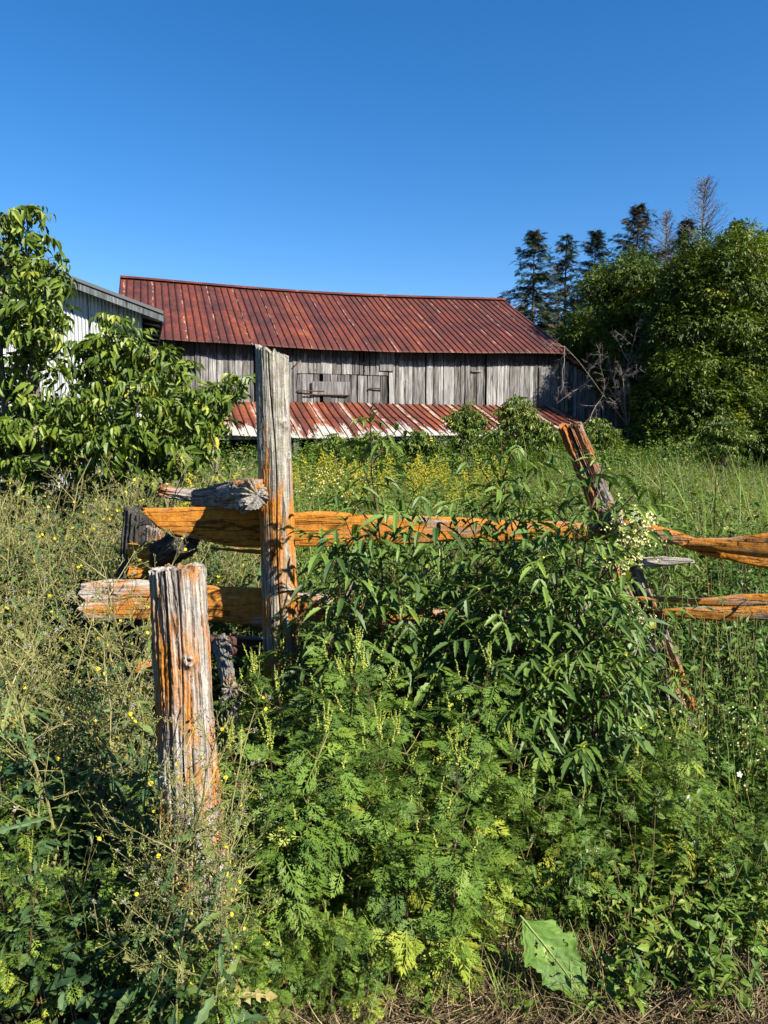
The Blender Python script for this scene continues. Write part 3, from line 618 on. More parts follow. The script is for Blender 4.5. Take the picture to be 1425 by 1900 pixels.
rail('fence_rail', [(1182, 1034), (1230, 1033), (1282, 1040)], [(1182, 1060), (1230, 1052), (1282, 1044)], 3.55, 3.5, .05, 'pale pointed rail sliver beneath the upper right rail', W_white, seed=37, n_=80)
rail('fence_rail', [(1185, 1106), (1300, 1108), (1440, 1102)], [(1185, 1114), (1300, 1120), (1440, 1120)], 3.5, 3.3, .05, 'thin upper one of the two low rails at the right edge', W_rail2, seed=41)
rail('fence_rail', [(1230, 1132), (1300, 1126), (1440, 1124)], [(1230, 1142), (1300, 1148), (1440, 1154)], 3.42, 3.25, .05, 'broad lower one of the two low rails at the right edge', W_rail2, seed=43)
rail('fence_rail', [(250, 1225), (330, 1222)], [(250, 1250), (330, 1252)], 3.4, 3.42, .06, 'pale short rail piece low behind the thick short post on its left', W_rail2, seed=47, n_=60)

def logp(name, a, b_, r0, r1, label, mat, seed, flat=0, cat='log', **k):
    return post(name, b_, a, r0, r1, label, cat, mat, seed=seed, nth=72, nz_=110, lump=.14, groove=.010, jag=.03, flat=flat, **k)
W_log = woodmat('gnarled_log_wood', 'Z', 1.0, .42, .9, oscale=9)
W_char = woodmat('blackened_log_wood', 'Z', .3, .30, .3, oscale=8)
logp('broken_log', at(476, 918, 3.2), at(370, 925, 3.75), .05, .062, 'gnarled broken log with splintered pale end resting on the upper rail', W_log, 51, crack=[(-90, .5, .006, .018, .5, 1)], knots=((-60, .93, .035, .03), (-130, .85, .03, .025)))
logp('broken_log', at(300, 912, 3.9), at(430, 928, 4.1), .035, .03, 'small orange weathered log lying behind the upper rail', W_lean, 53)
logp('broken_log', at(345, 1002, 3.45), at(262, 1052, 3.7), .055, .07, 'blackened stub of log wedged beneath the upper rail left end', W_char, 55)
logp('split_stake', at(262, 948, 3.75), at(240, 1300, 3.75), .07, .09, 'dark split stake standing behind the left end of the upper rail', W_char, 57, flat=.3, cat='stake')
logp('split_stake', at(288, 985, 3.6), at(270, 1300, 3.62), .03, .04, 'slim reddish stake beside the dark split stake under the upper rail', W_lean, 58, flat=.3, cat='stake')
logp('forked_log', at(425, 1275, 2.75), at(410, 1190, 3.3), .036, .03, 'forked log stub with yellow lichen between the two posts', W_log, 61, crack=[(80, .2, .012, .04, .3, 1), (-95, .2, .01, .03, .3, 1)])
logp('broken_log', at(432, 1300, 2.9), at(440, 1420, 3.0), .05, .055, 'pale knobbly log standing under the forked log', W_log, 63)
W_slat, n, l = newmat('brown_painted_metal'); tc = n.new('ShaderNodeTexCoord'); r = ramp(n, [(.35, (.07, .03, .025)), (.6, (.13, .06, .05))]); l.new(nz(n, l, tc.outputs['Object'], s=12, det=5), r.inputs[0]); finish(n, l, r.outputs[0], .45)
for py, lb in ((1185, 'upper one of two brown painted metal bars lying between the posts'), (1204, 'lower one of two brown painted metal bars lying between the posts')):
    a = at(340, py, 3.2); b_ = at(480, py + 4, 3.5); d = b_ - a; b = MB(); L = d.length
    G = [np.array([(x, -.03, -.016), (x, -.034, .010), (x, -.02, .018), (x, .03, .018), (x, .03, -.016)]) for x in np.linspace(0, L, 6)]; b.grid(np.array(G), wrap=True); b.add(G[0], [4, 3, 2, 1, 0], [5]); b.add(G[-1], [0, 1, 2, 3, 4], [5])
    o = b.obj('metal_bar', W_slat); o.location = a; o.rotation_euler = d.to_track_quat('X', 'Z').to_euler(); tag(o, lb, 'metal bar')
# leaning posts at the right
pb, pt = base_at(1060, 790, 1240, 1240, 3.55, .1)
post('leaning_post', pb, pt, .062, .052, 'leaning split fence post with orange and grey bark at the right of the upper rail', 'fence post', W_lean,
     crack=[(-90, .4, .008, .03, .2, 1), (-55, .4, .006, .03, .1, 1), (-125, .3, .006, .025, .4, 1)], seed=71, lump=.12, groove=.014, slant=(-.3, 0), jag=.02, flat=.2)
pb, pt = base_at(1118, 1040, 1215, 1240, 3.42, .1)
post('leaning_post', pb, pt, .05, .045, 'shorter pale leaning stake half hidden by leaves beside the leaning post', 'fence post', woodmat('pale_lean_wood', 'Z', 1.2, .42, .3),
     crack=[(-90, .4, .008, .03, .2, 1), (-60, .4, .006, .02, .1, 1)], seed=73, lump=.1, groove=.012)
logp('broken_log', at(1128, 945, 3.3), at(1160, 1030, 3.5), .04, .045, 'short barky log end standing against the leaning post under the cream blossom', W_lean, 77)

# ------------------------------------------------------------------ plants
def stem_path(rs, h, lean, n_=8, wob=.02):
    a = rs.uniform(0, 6.28); dx, dy = lean * math.cos(a), lean * math.sin(a); P = []
    for i in range(n_ + 1):
        t = i / n_; P.append((dx * t * t + rs.uniform(-wob, wob) * t, dy * t * t + rs.uniform(-wob, wob) * t, h * t))
    return np.array(P)
def along(P, t):
    k = t * (len(P) - 1); i = min(int(k), len(P) - 2); return P[i] + (P[i + 1] - P[i]) * (k - i)
def dirv(az, el): return np.array([math.cos(az) * math.cos(el), math.sin(az) * math.cos(el), math.sin(el)])
class Bag:
    """collects leaf transforms and flushes them into a builder"""
    def __init__(s): s.d = {}
    def put(s, key, T, p, d, n_, sc_, ti, mat=None):
        s.d.setdefault(key, (T, [], [], [], [], [], mat)); e = s.d[key]
        e[1].append(p); e[2].append(d); e[3].append(n_); e[4].append(sc_); e[5].append(ti)
    def flush(s, b):
        for T, p, d, n_, sc_, ti, mat in s.d.values():
            b.many(T, frames(np.array(d), np.array(n_), np.array(sc_)), np.array(p), np.array(ti), mat)
UPV = np.array([0, 0, 1.0])

def ragweed(seed, h):
    rs = random.Random(seed); st = MB(); lf = MB(); sp = MB(); bg_ = Bag(); bs = Bag()
    P = stem_path(rs, h, .12 * h); st.tube(P, np.linspace(.0045, .0018, len(P)), 5, 0, rs.random() * .6)
    yl = rs.random() < .55
    az = rs.uniform(0, 6.28); z = .06
    def spike(p, d, L):
        k = max(4, int(L / .006)); sp.tube([p, p + d * L], [.0012, .0006], 3, 0, .3)
        for i in range(k):
            q = p + d * L * (i + .5) / k
            for j in range(2): bs.put('o', OCT, q, nrm(rng.normal(size=3) + d * .3 - UPV * .3), UPV + .01, .0068 * (1.1 - .6 * i / k), rs.random())
    def leaves(p, d, sc_, low):
        ti = min(1, max(0, rs.gauss(.45 + (.42 if low and yl else .12 * low), .17)))
        ri = rs.randint(0, 3); bg_.put(str(ri), RAG[ri], p, d, UPV + np.array((.2, -.45, 0)) + rng.normal(size=3) * .3, sc_, ti)
    while z < h * .97:
        t = z / h; p = along(P, t); az += 1.57 + rs.uniform(-.4, .4)
        for k in (0, math.pi):
            a = az + k; L = .32 * h * (1 - t) ** .7 * rs.uniform(.5, 1.15) + .05
            if t < .18: L *= .3
            n_ = max(2, int(L / .042)); q = [p]; el = rs.uniform(.35, .8); 
            for i in range(n_): q.append(q[-1] + dirv(a + rs.uniform(-.15, .15), el + .12 * i) * L / n_)
            q = np.array(q); st.tube(q, np.linspace(.0022, .001, len(q)), 3, 0, .8)
            leaves(p, dirv(a + rs.uniform(-.4, .4), rs.uniform(-.5, .2)), rs.uniform(.11, .16) * (1.1 - .4 * t), t < .35)
            for i in range(1, n_ + 1):
                for s2 in (-1, 1):
                    if rs.random() < .62: leaves(q[i], dirv(a + s2 * rs.uniform(.5, 1.3), rs.uniform(-.6, .3)), rs.uniform(.07, .12) * (1.1 - .3 * t), t < .35)
            leaves(q[-1], dirv(a, rs.uniform(-.1, .8)), rs.uniform(.05, .08), t < .3)
            if t > .5 and rs.random() < .75: spike(q[-1], dirv(a, rs.uniform(1.1, 1.5)), rs.uniform(.03, .08))
        z += rs.uniform(.05, .08)
    for k in range(rs.randint(3, 5)): spike(P[-1], dirv(rs.uniform(0, 6.28), rs.uniform(1.15, 1.55)), rs.uniform(.06, .12))
    bg_.flush(lf); bs.flush(sp)
    return [('stem', st, M_gstem if rs.random() < .4 else M_pstem), ('leaves', lf, G_rag), ('flower_spike', sp, M_spike)]

def beggarticks(seed, h, big=1.0):
    rs = random.Random(seed); st = MB(); lf = MB(); fl = MB(); bg_ = Bag(); bf = Bag()
    P = stem_path(rs, h, .10 * h, 9, .015); st.tube(P, np.linspace(.0065, .0022, len(P)), 6, 0, .25)
    az = rs.uniform(0, 6.28); z = .12 * h
    def tip(p, d):
        for k in range(6):
            a = rs.uniform(0, 6.28); bf.put('b', LANCE_S, p, nrm(dirv(a, rs.uniform(-.1, .9)) + d * .3), UPV + .01, rs.uniform(.02, .045) * big, rs.uniform(.5, 1), 1)
        for k in range(3): bf.put('o', OCT, p, d, nrm(rng.normal(size=3)), .011, rs.random(), 0)
    def leaf(p, a, el, s_):
        d = dirv(a, el); ki = rs.randint(0, 2); bg_.put(str(ki), BIDENS[ki], p, d, UPV + rng.normal(size=3) * .25, s_, min(1, max(0, rs.gauss(.5, .22))))
    while z < h * .96:
        t = z / h; p = along(P, t); az += 1.57 + rs.uniform(-.2, .2)
        for k in (0, math.pi):
            a = az + k + rs.uniform(-.15, .15)
            leaf(p, a, rs.uniform(-.35, .3), rs.uniform(.13, .20) * (1.1 - .45 * t) * big)
            if rs.random() < .8 and t > .2:
                L = .42 * h * (1 - t) ** .6 * rs.uniform(.5, 1.0) + .04; el = rs.uniform(.65, 1.05); n_ = max(2, int(L / .075)); q = [p]
                for i in range(n_): q.append(q[-1] + dirv(a, el + .05 * i) * L / n_)
                q = np.array(q); st.tube(q, np.linspace(.0034, .0016, len(q)), 4, 0, .35)
                for i in range(1, n_ + 1):
                    a2 = a + 1.57 * (i % 2)
                    for k2 in (0, math.pi):
                        leaf(q[i], a2 + k2 + rs.uniform(-.3, .3), rs.uniform(-.5, .35), rs.uniform(.08, .14) * big)
                tip(q[-1], dirv(a, 1.2))
        z += rs.uniform(.10, .15)
    for k in range(4): leaf(P[-1], rs.uniform(0, 6.28), rs.uniform(0, .9), .07 * big)
    tip(P[-1], UPV)
    bg_.flush(lf); bf.flush(fl)
    return [('stem', st, M_pstem), ('leaves', lf, G_bid), ('flower_head', fl, [M_yel if seed % 3 == 0 else M_spike, G_bid])]

def wild_lettuce(seed, h, leafy=1.0):
    rs = random.Random(seed); st = MB(); lf = MB(); fl = MB(); bl = Bag(); bf = Bag()
    P = stem_path(rs, h, .22 * h, 9, .02); st.tube(P, np.linspace(.0055, .0018, len(P)), 5, 0, .5 + .3 * rs.random())
    def bud(p, d):
        r_ = rs.random()
        if r_ < .024: bf.put('f', DISC, p, rng.normal(size=3) * .5 + (.3, 0, .2), np.array((.3, -.8, .6)) + rng.normal(size=3) * .3, rs.uniform(.005, .009), rs.random(), 1)
        elif r_ < .05: bf.put('w', FLUFF, p, d, UPV + .01, rs.uniform(.008, .013), rs.random(), 2)
        else: bf.put('b', OCT, p, d, UPV + .02, np.array((.0042, .0135, .0042)) * rs.uniform(.7, 1.25), rs.random(), 0)
    def br(p, d, L, lvl):
        n_ = max(2, int(L / .05)); q = [p]; d = nrm(d)
        for i in range(n_):
            d = nrm(d + rng.normal(size=3) * .10 + UPV * .07); q.append(q[-1] + d * L / n_)
        q = np.array(q); st.tube(q, np.linspace(.0022 if lvl == 0 else .0013, .0008, len(q)), 3, 0, .3 + .6 * rs.random())
        for i in range(1, len(q)):
            if lvl < 1:
                for _ in range(2):
                    if rs.random() < .95: br(q[i], nrm(d + rng.normal(size=3) * .7), L * rs.uniform(.18, .4), lvl + 1)
            else:
                for _ in range(2):
                    if rs.random() < .95:
                        dd = nrm(d + rng.normal(size=3) * .6 + UPV * .2); e = q[i] + dd * rs.uniform(.006, .02); st.tube([q[i], e], .0007, 3, 0, .6); bud(e, dd)
        bud(q[-1], d)
    z = h * .32; az = rs.uniform(0, 6.28)
    while z < h * .98:
        t = z / h; az += 2.4 + rs.uniform(-.3, .3); L = .40 * h * (1 - t) ** .75 * rs.uniform(.45, 1.1) + .05
        br(along(P, t), dirv(az, rs.uniform(.45, .95)), L, 0); z += rs.uniform(.05, .085)
    z = .06
    while z < h * .72:
        t = z / h; az += 2.4; p = along(P, t); s_ = rs.uniform(.14, .26) * (1.15 - .9 * t) * leafy
        bl.put('l', LETT[rs.randint(0, 1)], p, dirv(az, rs.uniform(-.6, .6)), UPV + rng.normal(size=3) * .5, s_, min(1, max(0, rs.gauss(.38, .22) + (.5 if t < .3 and rs.random() < .25 else 0)))); z += rs.uniform(.02, .035)
    bl.flush(lf); bf.flush(fl)
    return [('stem', st, M_straw), ('leaves', lf, G_lettuce), ('flowers', fl, [M_bud, M_yel, M_fluff])]
def lett_T():
    P = [(leaf_T(.10, 4, .3, .4, 0, .4), np.eye(3), (0, 0, 0))]
    for k in range(4):
        for sg in (-1, 1): P.append((leaf_T(.5, 2, .1, .1, 0, .45), rot2(sg * (1.25 - .1 * k), .2 - .02 * k, .2), (0, .22 + .17 * k, -.4 * (.22 + .17 * k) ** 2)))
    P.append((leaf_T(.55, 2, .1, .1, 0, .4), rot2(0, .3, .4), (0, .7, -.2))); return comb(P)
LETT = [lett_T(), leaf_T(.26, 8, .25, .55, .45, .55)]

def goldenrod(seed, h):
    rs = random.Random(seed); st = MB(); lf = MB(); fl = MB(); bl = Bag(); bf = Bag()
    P = stem_path(rs, h, .1 * h); st.tube(P, np.linspace(.004, .002, len(P)), 3, 0, .4); az = 0; z = .2 * h
    while z < h * .92:
        az += 2.4; bl.put('l', LANCE_S, along(P, z / h), dirv(az, rs.uniform(-.2, .5)), UPV + .02, rs.uniform(.07, .11), rs.gauss(.5, .15)); z += .022
    for k in range(16):
        t = .72 + .28 * k / 16; p = along(P, t); a = k * 2.4; L = .14 * (1.1 - (t - .72) / .28); q = np.array([p, p + dirv(a, .8) * L * .6, p + dirv(a, .3) * L]); st.tube(q, .0012, 3)
        for i in range(14):
            u = i / 14; c_ = q[0] * (1 - u) ** 2 + 2 * u * (1 - u) * q[1] + u * u * q[2]; bf.put('o', OCT, c_ + rng.normal(size=3) * .006, nrm(UPV + rng.normal(size=3) * .5), UPV + (.1, .2, 0), rs.uniform(.010, .018), rs.random())
    bl.flush(lf); bf.flush(fl); return [('stem', st, M_gstem), ('leaves', lf, G_weed), ('flower_plume', fl, M_gold)]

def box_elder(seed, stems, leafsize=.2, dens=1.0, blen=.5, fan=.055):
    rs = random.Random(seed); st = MB(); lf = MB(); bl = Bag()
    def leaf(p, a, s_=1.0):
        yl = 1.0 if rs.random() < .008 else min(.72, max(0, rs.gauss(.34, .2)))
        el = rs.uniform(-1.0, .2); ki = rs.randint(0, 5); bl.put(str(ki), BOXEL[ki], p, dirv(a, el), UPV + rng.normal(size=3) * .5, leafsize * s_ * rs.uniform(.7, 1.2), yl)
    for S in stems:
        S = np.array(S, float); L0 = np.sum(np.linalg.norm(np.diff(S, axis=0), axis=1)); n_ = max(6, int(L0 / .15)); P = np.array([along(S, k / n_) for k in range(n_ + 1)]) + rng.normal(size=(n_ + 1, 3)) * .012
        r0 = .008 + .009 * L0; st.tube(P, np.linspace(r0, .003, n_ + 1), 6, 0, .7); az = rs.uniform(0, 6.28)
        for i in range(1, n_ + 1):
            t = i / n_; az += 1.57 + rs.uniform(-.3, .3)
            if t < .12: continue
            for k in (0, math.pi):
                if rs.random() > dens: continue
                a = az + k; L = blen * (1.05 - t) ** .5 * rs.uniform(.4, 1.1); m = max(2, int(L / fan)); q = [P[i]]; el = rs.uniform(.2, .9)
                for j in range(m): q.append(q[-1] + dirv(a + rs.uniform(-.1, .1), el - .08 * j) * L / m)
                q = np.array(q); st.tube(q, np.linspace(.004, .0015, len(q)), 3, 0, .4)
                for j in range(1, m + 1):
                    for k2 in (-1, 1): leaf(q[j], a + k2 * rs.uniform(.6, 1.4))
                leaf(q[-1], a)
        for k in range(4): leaf(P[-1], rs.uniform(0, 6.28), .8)
    bl.flush(lf); return [('trunk', st, M_bark), ('crown', lf, G_box)]

def place(name, label, cat, parts, loc, rz=0, s_=1.0, group=None, cache=None, tilt=(0, 0)):
    """first placement builds the meshes, later ones share them"""
    root = thing(name, loc, label, cat, group, rz); root.scale = (s_, s_, s_); root.rotation_euler = (tilt[0], tilt[1], rz)
    for pn, me in parts:
        o = bpy.data.objects.new(pn, me); C.objects.link(o); o.parent = root
    return root
def bake(parts, nm): return [(pn, mb.mesh(nm + '_' + pn, m if isinstance(m, list) else [m])) for pn, mb, m in parts if mb.n]
def gz(x, y): return float(ground_h(np.array([x]), np.array([y]))[0])

# --- ragweed in front of the fence
RG = [bake(ragweed(100 + i, hh), 'ragweed') for i, hh in enumerate((.62, .7, .78, .85, .6, .72))]
rs = random.Random(5)
def scatter(n_, pxr, Yr, mind, rs, avoid=()):
    out = []; tries = 0
    while len(out) < n_ and tries < n_ * 60:
        tries += 1; Y = rs.uniform(*Yr); px = rs.uniform(*pxr); x = gx(px, Y)
        if all((x - a) ** 2 + (Y - b_) ** 2 > mind ** 2 for a, b_ in out) and all((x - a) ** 2 + (Y - b_) ** 2 > r_ ** 2 for a, b_, r_ in avoid): out.append((x, Y))
    return out
ORD = ['first', 'second', 'third', 'fourth', 'fifth', 'sixth', 'seventh', 'eighth', 'ninth', 'tenth', 'eleventh', 'twelfth', 'thirteenth', 'fourteenth', 'fifteenth', 'sixteenth', 'seventeenth', 'eighteenth', 'nineteenth', 'twentieth']
def rows(pts, n_rows):
    p = sorted(pts, key=lambda q: q[1]); m = math.ceil(len(p) / n_rows); out = []
    for r_ in range(n_rows):
        row = sorted(p[r_ * m:(r_ + 1) * m], key=lambda q: q[0] / q[1])
        for i, q in enumerate(row):
            w_ = 'nearest row' if r_ == 0 else ('farthest row' if r_ == n_rows - 1 else ORD[r_] + ' row')
            out.append((q[0], q[1], (ORD[i] + ' from the left' if i < len(row) - 1 else 'rightmost') + ('' if n_rows == 1 else ' in the ' + w_)))
    return out
stump_xy = at(350, 1400, 2.1); av = [(gx(1030, 2.18), 2.18, .16), (stump_xy.x, 2.1, .16), (at(520, 1200, 3.3).x, 3.3, .14)]
for (x, Y, w_) in rows(scatter(34, (440, 900), (2.16, 3.05), .12, rs, av), 3):
    i = rs.randrange(6); place('ragweed_plant', 'feathery ragweed right of the short post, ' + w_, 'weed', RG[i], (x, Y, gz(x, Y)), rs.uniform(0, 6.28), rs.uniform(.9, 1.12), 'ragweed plants crowded in the middle foreground')
for (x, Y, w_) in rows(scatter(9, (430, 680), (1.98, 2.2), .09, rs, av), 1):
    i = rs.randrange(6); place('ragweed_plant', 'short ragweed at the straw edge, ' + w_, 'weed', RG[i], (x, Y, gz(x, Y)), rs.uniform(0, 6.28), rs.uniform(.35, .55))
for (x, Y, w_) in rows(scatter(18, (-10, 300), (1.98, 2.6), .11, rs, av), 2):
    i = rs.randrange(6); place('ragweed_plant', 'low ragweed under the dry lettuce stems, ' + w_, 'weed', RG[i], (x, Y, gz(x, Y)), rs.uniform(0, 6.28), rs.uniform(.5, .75), 'ragweed plants at the lower left')
for (x, Y, w_) in rows(scatter(26, (900, 1425), (2.45, 3.3), .16, rs, av), 3):
    i = rs.randrange(6); place('ragweed_plant', 'ragweed in the greenery under the leaning post, ' + w_, 'weed', RG[i], (x, Y, gz(x, Y)), rs.uniform(0, 6.28), rs.uniform(.5, .85), 'ragweed plants at the right foreground')
# --- beggarticks
BT = [bake(beggarticks(200 + i, hh), 'beggarticks') for i, hh in enumerate((1.1, 1.25, 1.0, 1.3))]
heroes = [(715, 2.95, 1.72, 'tall beggarticks plant with dark stem reaching up past the lean-to roof'), (1045, 2.75, 1.56, 'large beggarticks plant with drooping toothed leaves before the leaning post'),
          (960, 2.6, 1.15, 'beggarticks plant with glossy leaves below the large one'), (655, 2.85, 1.28, 'beggarticks plant just right of the tall post'), (1120, 2.7, 1.3, 'beggarticks plant under the cream blossom vine'), (985, 2.85, 1.66, 'tallest beggarticks plant left of the leaning post, rising above the rail'), (905, 2.95, 1.38, 'beggarticks plant before the middle of the upper rail')]
for k, (px, Y, h, lb) in enumerate(heroes):
    x = gx(px, Y); place('beggarticks_plant', lb, 'weed', bake(beggarticks(230 + k, h, 1.3), 'beggarticks'), (x, Y, gz(x, Y)), 0)
for (x, Y, w_) in rows(scatter(22, (600, 1180), (2.75, 3.38), .15, rs, av), 2):
    i = rs.randrange(4); h = (1.1, 1.25, 1.0, 1.3)[i]; place('beggarticks_plant', 'dark green beggarticks before the middle rails, ' + w_, 'weed', BT[i], (x, Y, gz(x, Y)), rs.uniform(0, 6.28), rs.uniform(.95, 1.15) / h, 'beggarticks plants before the rails')
for (x, Y, w_) in rows(scatter(18, (560, 1425), (3.75, 5.2), .22, rs), 2):
    i = rs.randrange(4); h = (1.1, 1.25, 1.0, 1.3)[i]; place('beggarticks_plant', 'beggarticks growing just behind the fence, ' + w_, 'weed', BT[i], (x, Y, gz(x, Y)), rs.uniform(0, 6.28), rs.uniform(.9, 1.1) / h, 'beggarticks plants behind the fence')
# --- wild lettuce
WL = [bake(wild_lettuce(300 + i, hh), 'wild_lettuce') for i, hh in enumerate((1.25, 1.4, 1.15, 1.35, 1.3))]
for (x, Y, w_) in rows(scatter(20, (-30, 275), (2.25, 3.3), .13, rs, av), 2):
    i = rs.randrange(5); place('wild_lettuce', 'dried yellow-flowered lettuce left of the short post, ' + w_, 'weed', WL[i], (x, Y, gz(x, Y)), rs.uniform(0, 6.28), rs.uniform(.72, .98), 'wild lettuce at the left foreground')
for (x, Y, w_) in rows(scatter(6, (225, 430), (1.74, 1.93), .06, rs), 1):
    place('wild_lettuce', 'dry lettuce crowding the front of the short post, ' + w_, 'weed', WL[rs.randrange(5)], (x, Y, gz(x, Y)), rs.uniform(0, 6.28), rs.uniform(.52, .7))
for (x, Y, w_) in rows(scatter(5, (230, 440), (1.74, 1.95), .08, rs), 1):
    place('ragweed_plant', 'small ragweed at the foot of the short post, ' + w_, 'weed', RG[rs.randrange(6)], (x, Y, gz(x, Y)), rs.uniform(0, 6.28), rs.uniform(.35, .5))
for px, Y, s_ in ((335, 1.95, .78), (385, 2.0, .7), (280, 1.98, .74)):
    x = gx(px, Y); place('wild_lettuce', {335: 'wild lettuce standing right in front of the short post', 385: 'wild lettuce with few flowers at the right flank of the short post', 280: 'wild lettuce at the left flank of the short post'}[px], 'weed', WL[rs.randrange(5)], (x, Y, 0), rs.uniform(0, 6), s_)
for (x, Y, w_) in rows(scatter(135, (-200, 470), (3.7, 7.0), .17, rs), 8):
    i = rs.randrange(5); place('wild_lettuce', 'seeding lettuce behind the left fence, ' + w_, 'weed', WL[i], (x, Y, gz(x, Y)), rs.uniform(0, 6.28), rs.uniform(.95, 1.12), 'wild lettuce behind the fence')
# --- goldenrod
GR = [bake(goldenrod(400 + i, hh), 'goldenrod') for i, hh in enumerate((1.2, 1.35, 1.1))]
for (pr, yr, k, pn_) in (((540, 720), (10, 17), 55, 'right of the tall post'), ((760, 940), (9, 15), 60, 'left of the leaning post'), ((330, 480), (5, 8), 14, 'left of the tall post')):
    for (x, Y, w_) in rows(scatter(k, pr, yr, .2, rs), 4):
        place('goldenrod', 'goldenrod ' + pn_ + ', ' + w_, 'wildflower', GR[rs.randrange(3)], (x, Y, gz(x, Y)), rs.uniform(0, 6.28), rs.uniform(.85, 1.1), 'goldenrod in the field')

# --- box elders near left
def S(*pts): return [tuple(at(px, py, Y)) for px, py, Y in pts]
g0 = lambda px, Y: (px, 825 + CAMZ / Y * F, Y)
t1 = box_elder(500, [S(g0(40, 6.2), (45, 620, 6.1), (55, 385, 6.0)), S(g0(20, 6.2), (0, 600, 5.9), (10, 400, 5.8)), S(g0(10, 6.4), (60, 650, 5.8), (95, 480, 5.7)), S(g0(60, 6.3), (70, 700, 5.9), (50, 560, 5.6)), S(g0(-40, 6.3), (-60, 620, 6.2), (-50, 400, 6.2))], .175, .92, .34)
place('box_elder', 'tall box elder sapling with drooping leaves at the left edge', 'tree', bake(t1, 'box_elder'), (0, 0, 0))
t2 = box_elder(501, [S(g0(190, 6.3), (205, 760, 6.2), (215, 585, 6.1)), S(g0(160, 6.3), (120, 820, 6.0), (90, 750, 5.8)), S(g0(220, 6.3), (280, 790, 6.1), (312, 690, 6.0)), S(g0(170, 6.2), (180, 820, 5.8), (165, 735, 5.6)), S(g0(230, 6.2), (330, 820, 6.0), (370, 720, 5.9)), S(g0(240, 6.1), (250, 830, 5.7), (260, 720, 5.5)), S(g0(130, 6.2), (90, 860, 5.7), (50, 780, 5.6)), S(g0(200, 6.2), (210, 860, 5.6), (230, 790, 5.4)), S(g0(200, 6.4), (195, 740, 6.3), (180, 630, 6.25)), S(g0(215, 6.4), (235, 740, 6.2), (250, 625, 6.15)), S(g0(230, 6.4), (270, 740, 6.3), (292, 655, 6.2)), S(g0(100, 6.5), (60, 860, 6.4), (20, 720, 6.3)), S(g0(140, 6.6), (140, 850, 6.5), (130, 740, 6.5)), S(g0(260, 6.5), (310, 850, 6.4), (350, 760, 6.3)), S(g0(60, 6.3), (20, 880, 6.0), (0, 780, 5.9)), S(g0(330, 6.4), (330, 880, 6.0), (300, 800, 5.8))], .165, .95, .42)
place('box_elder', 'broad box elder bush with drooping leaves in front of the metal shed', 'tree', bake(t2, 'box_elder'), (0, 0, 0))
t3 = box_elder(502, [S(g0(390, 6.6), (400, 800, 6.5), (440, 700, 6.4)), S(g0(370, 6.6), (350, 800, 6.4), (390, 720, 6.3))], .17, .75, .28)
place('box_elder', 'small box elder sapling directly left of the tall post', 'tree', bake(t3, 'box_elder'), (0, 0, 0))
# saplings before the lean-to
for k, (px, top, Y, wd, lb) in enumerate([(865, 752, 17, .38, 'bright leafy sapling before the middle of the lean-to roof'), (958, 736, 17, .42, 'tallest leafy sapling before the lean-to roof'), (1005, 782, 17, .35, 'low spreading sapling left of the leaning post top'), (1110, 776, 18, .42, 'leafy sapling at the right corner of the lean-to'),
                                    (690, 800, 17, .35, 'thin leafy sapling under the left part of the lean-to eave'), (620, 805, 17, .3, 'small leafy sapling nearest the tall post under the lean-to'), (1345, 775, 20, .8, 'yellow-green sapling before the dark trees at the right'), (1270, 820, 20, .5, 'small sapling left of the yellow-green one at the tree edge'), (780, 800, 16, .35, 'slight sapling in the field centre under the lean-to eave')]):
    stems = [S(g0(px, Y), (px + q * 6, (top + 860) / 2, Y), (px + q * 14, top + abs(q) * 12, Y)) for q in ((-2, -1, 0, 1, 2) if wd > .34 else (-1, 0, 1))]
    place('sapling', lb, 'sapling', bake(box_elder(520 + k, stems, .17, .95, wd, .075), 'sapling'), (0, 0, 0))

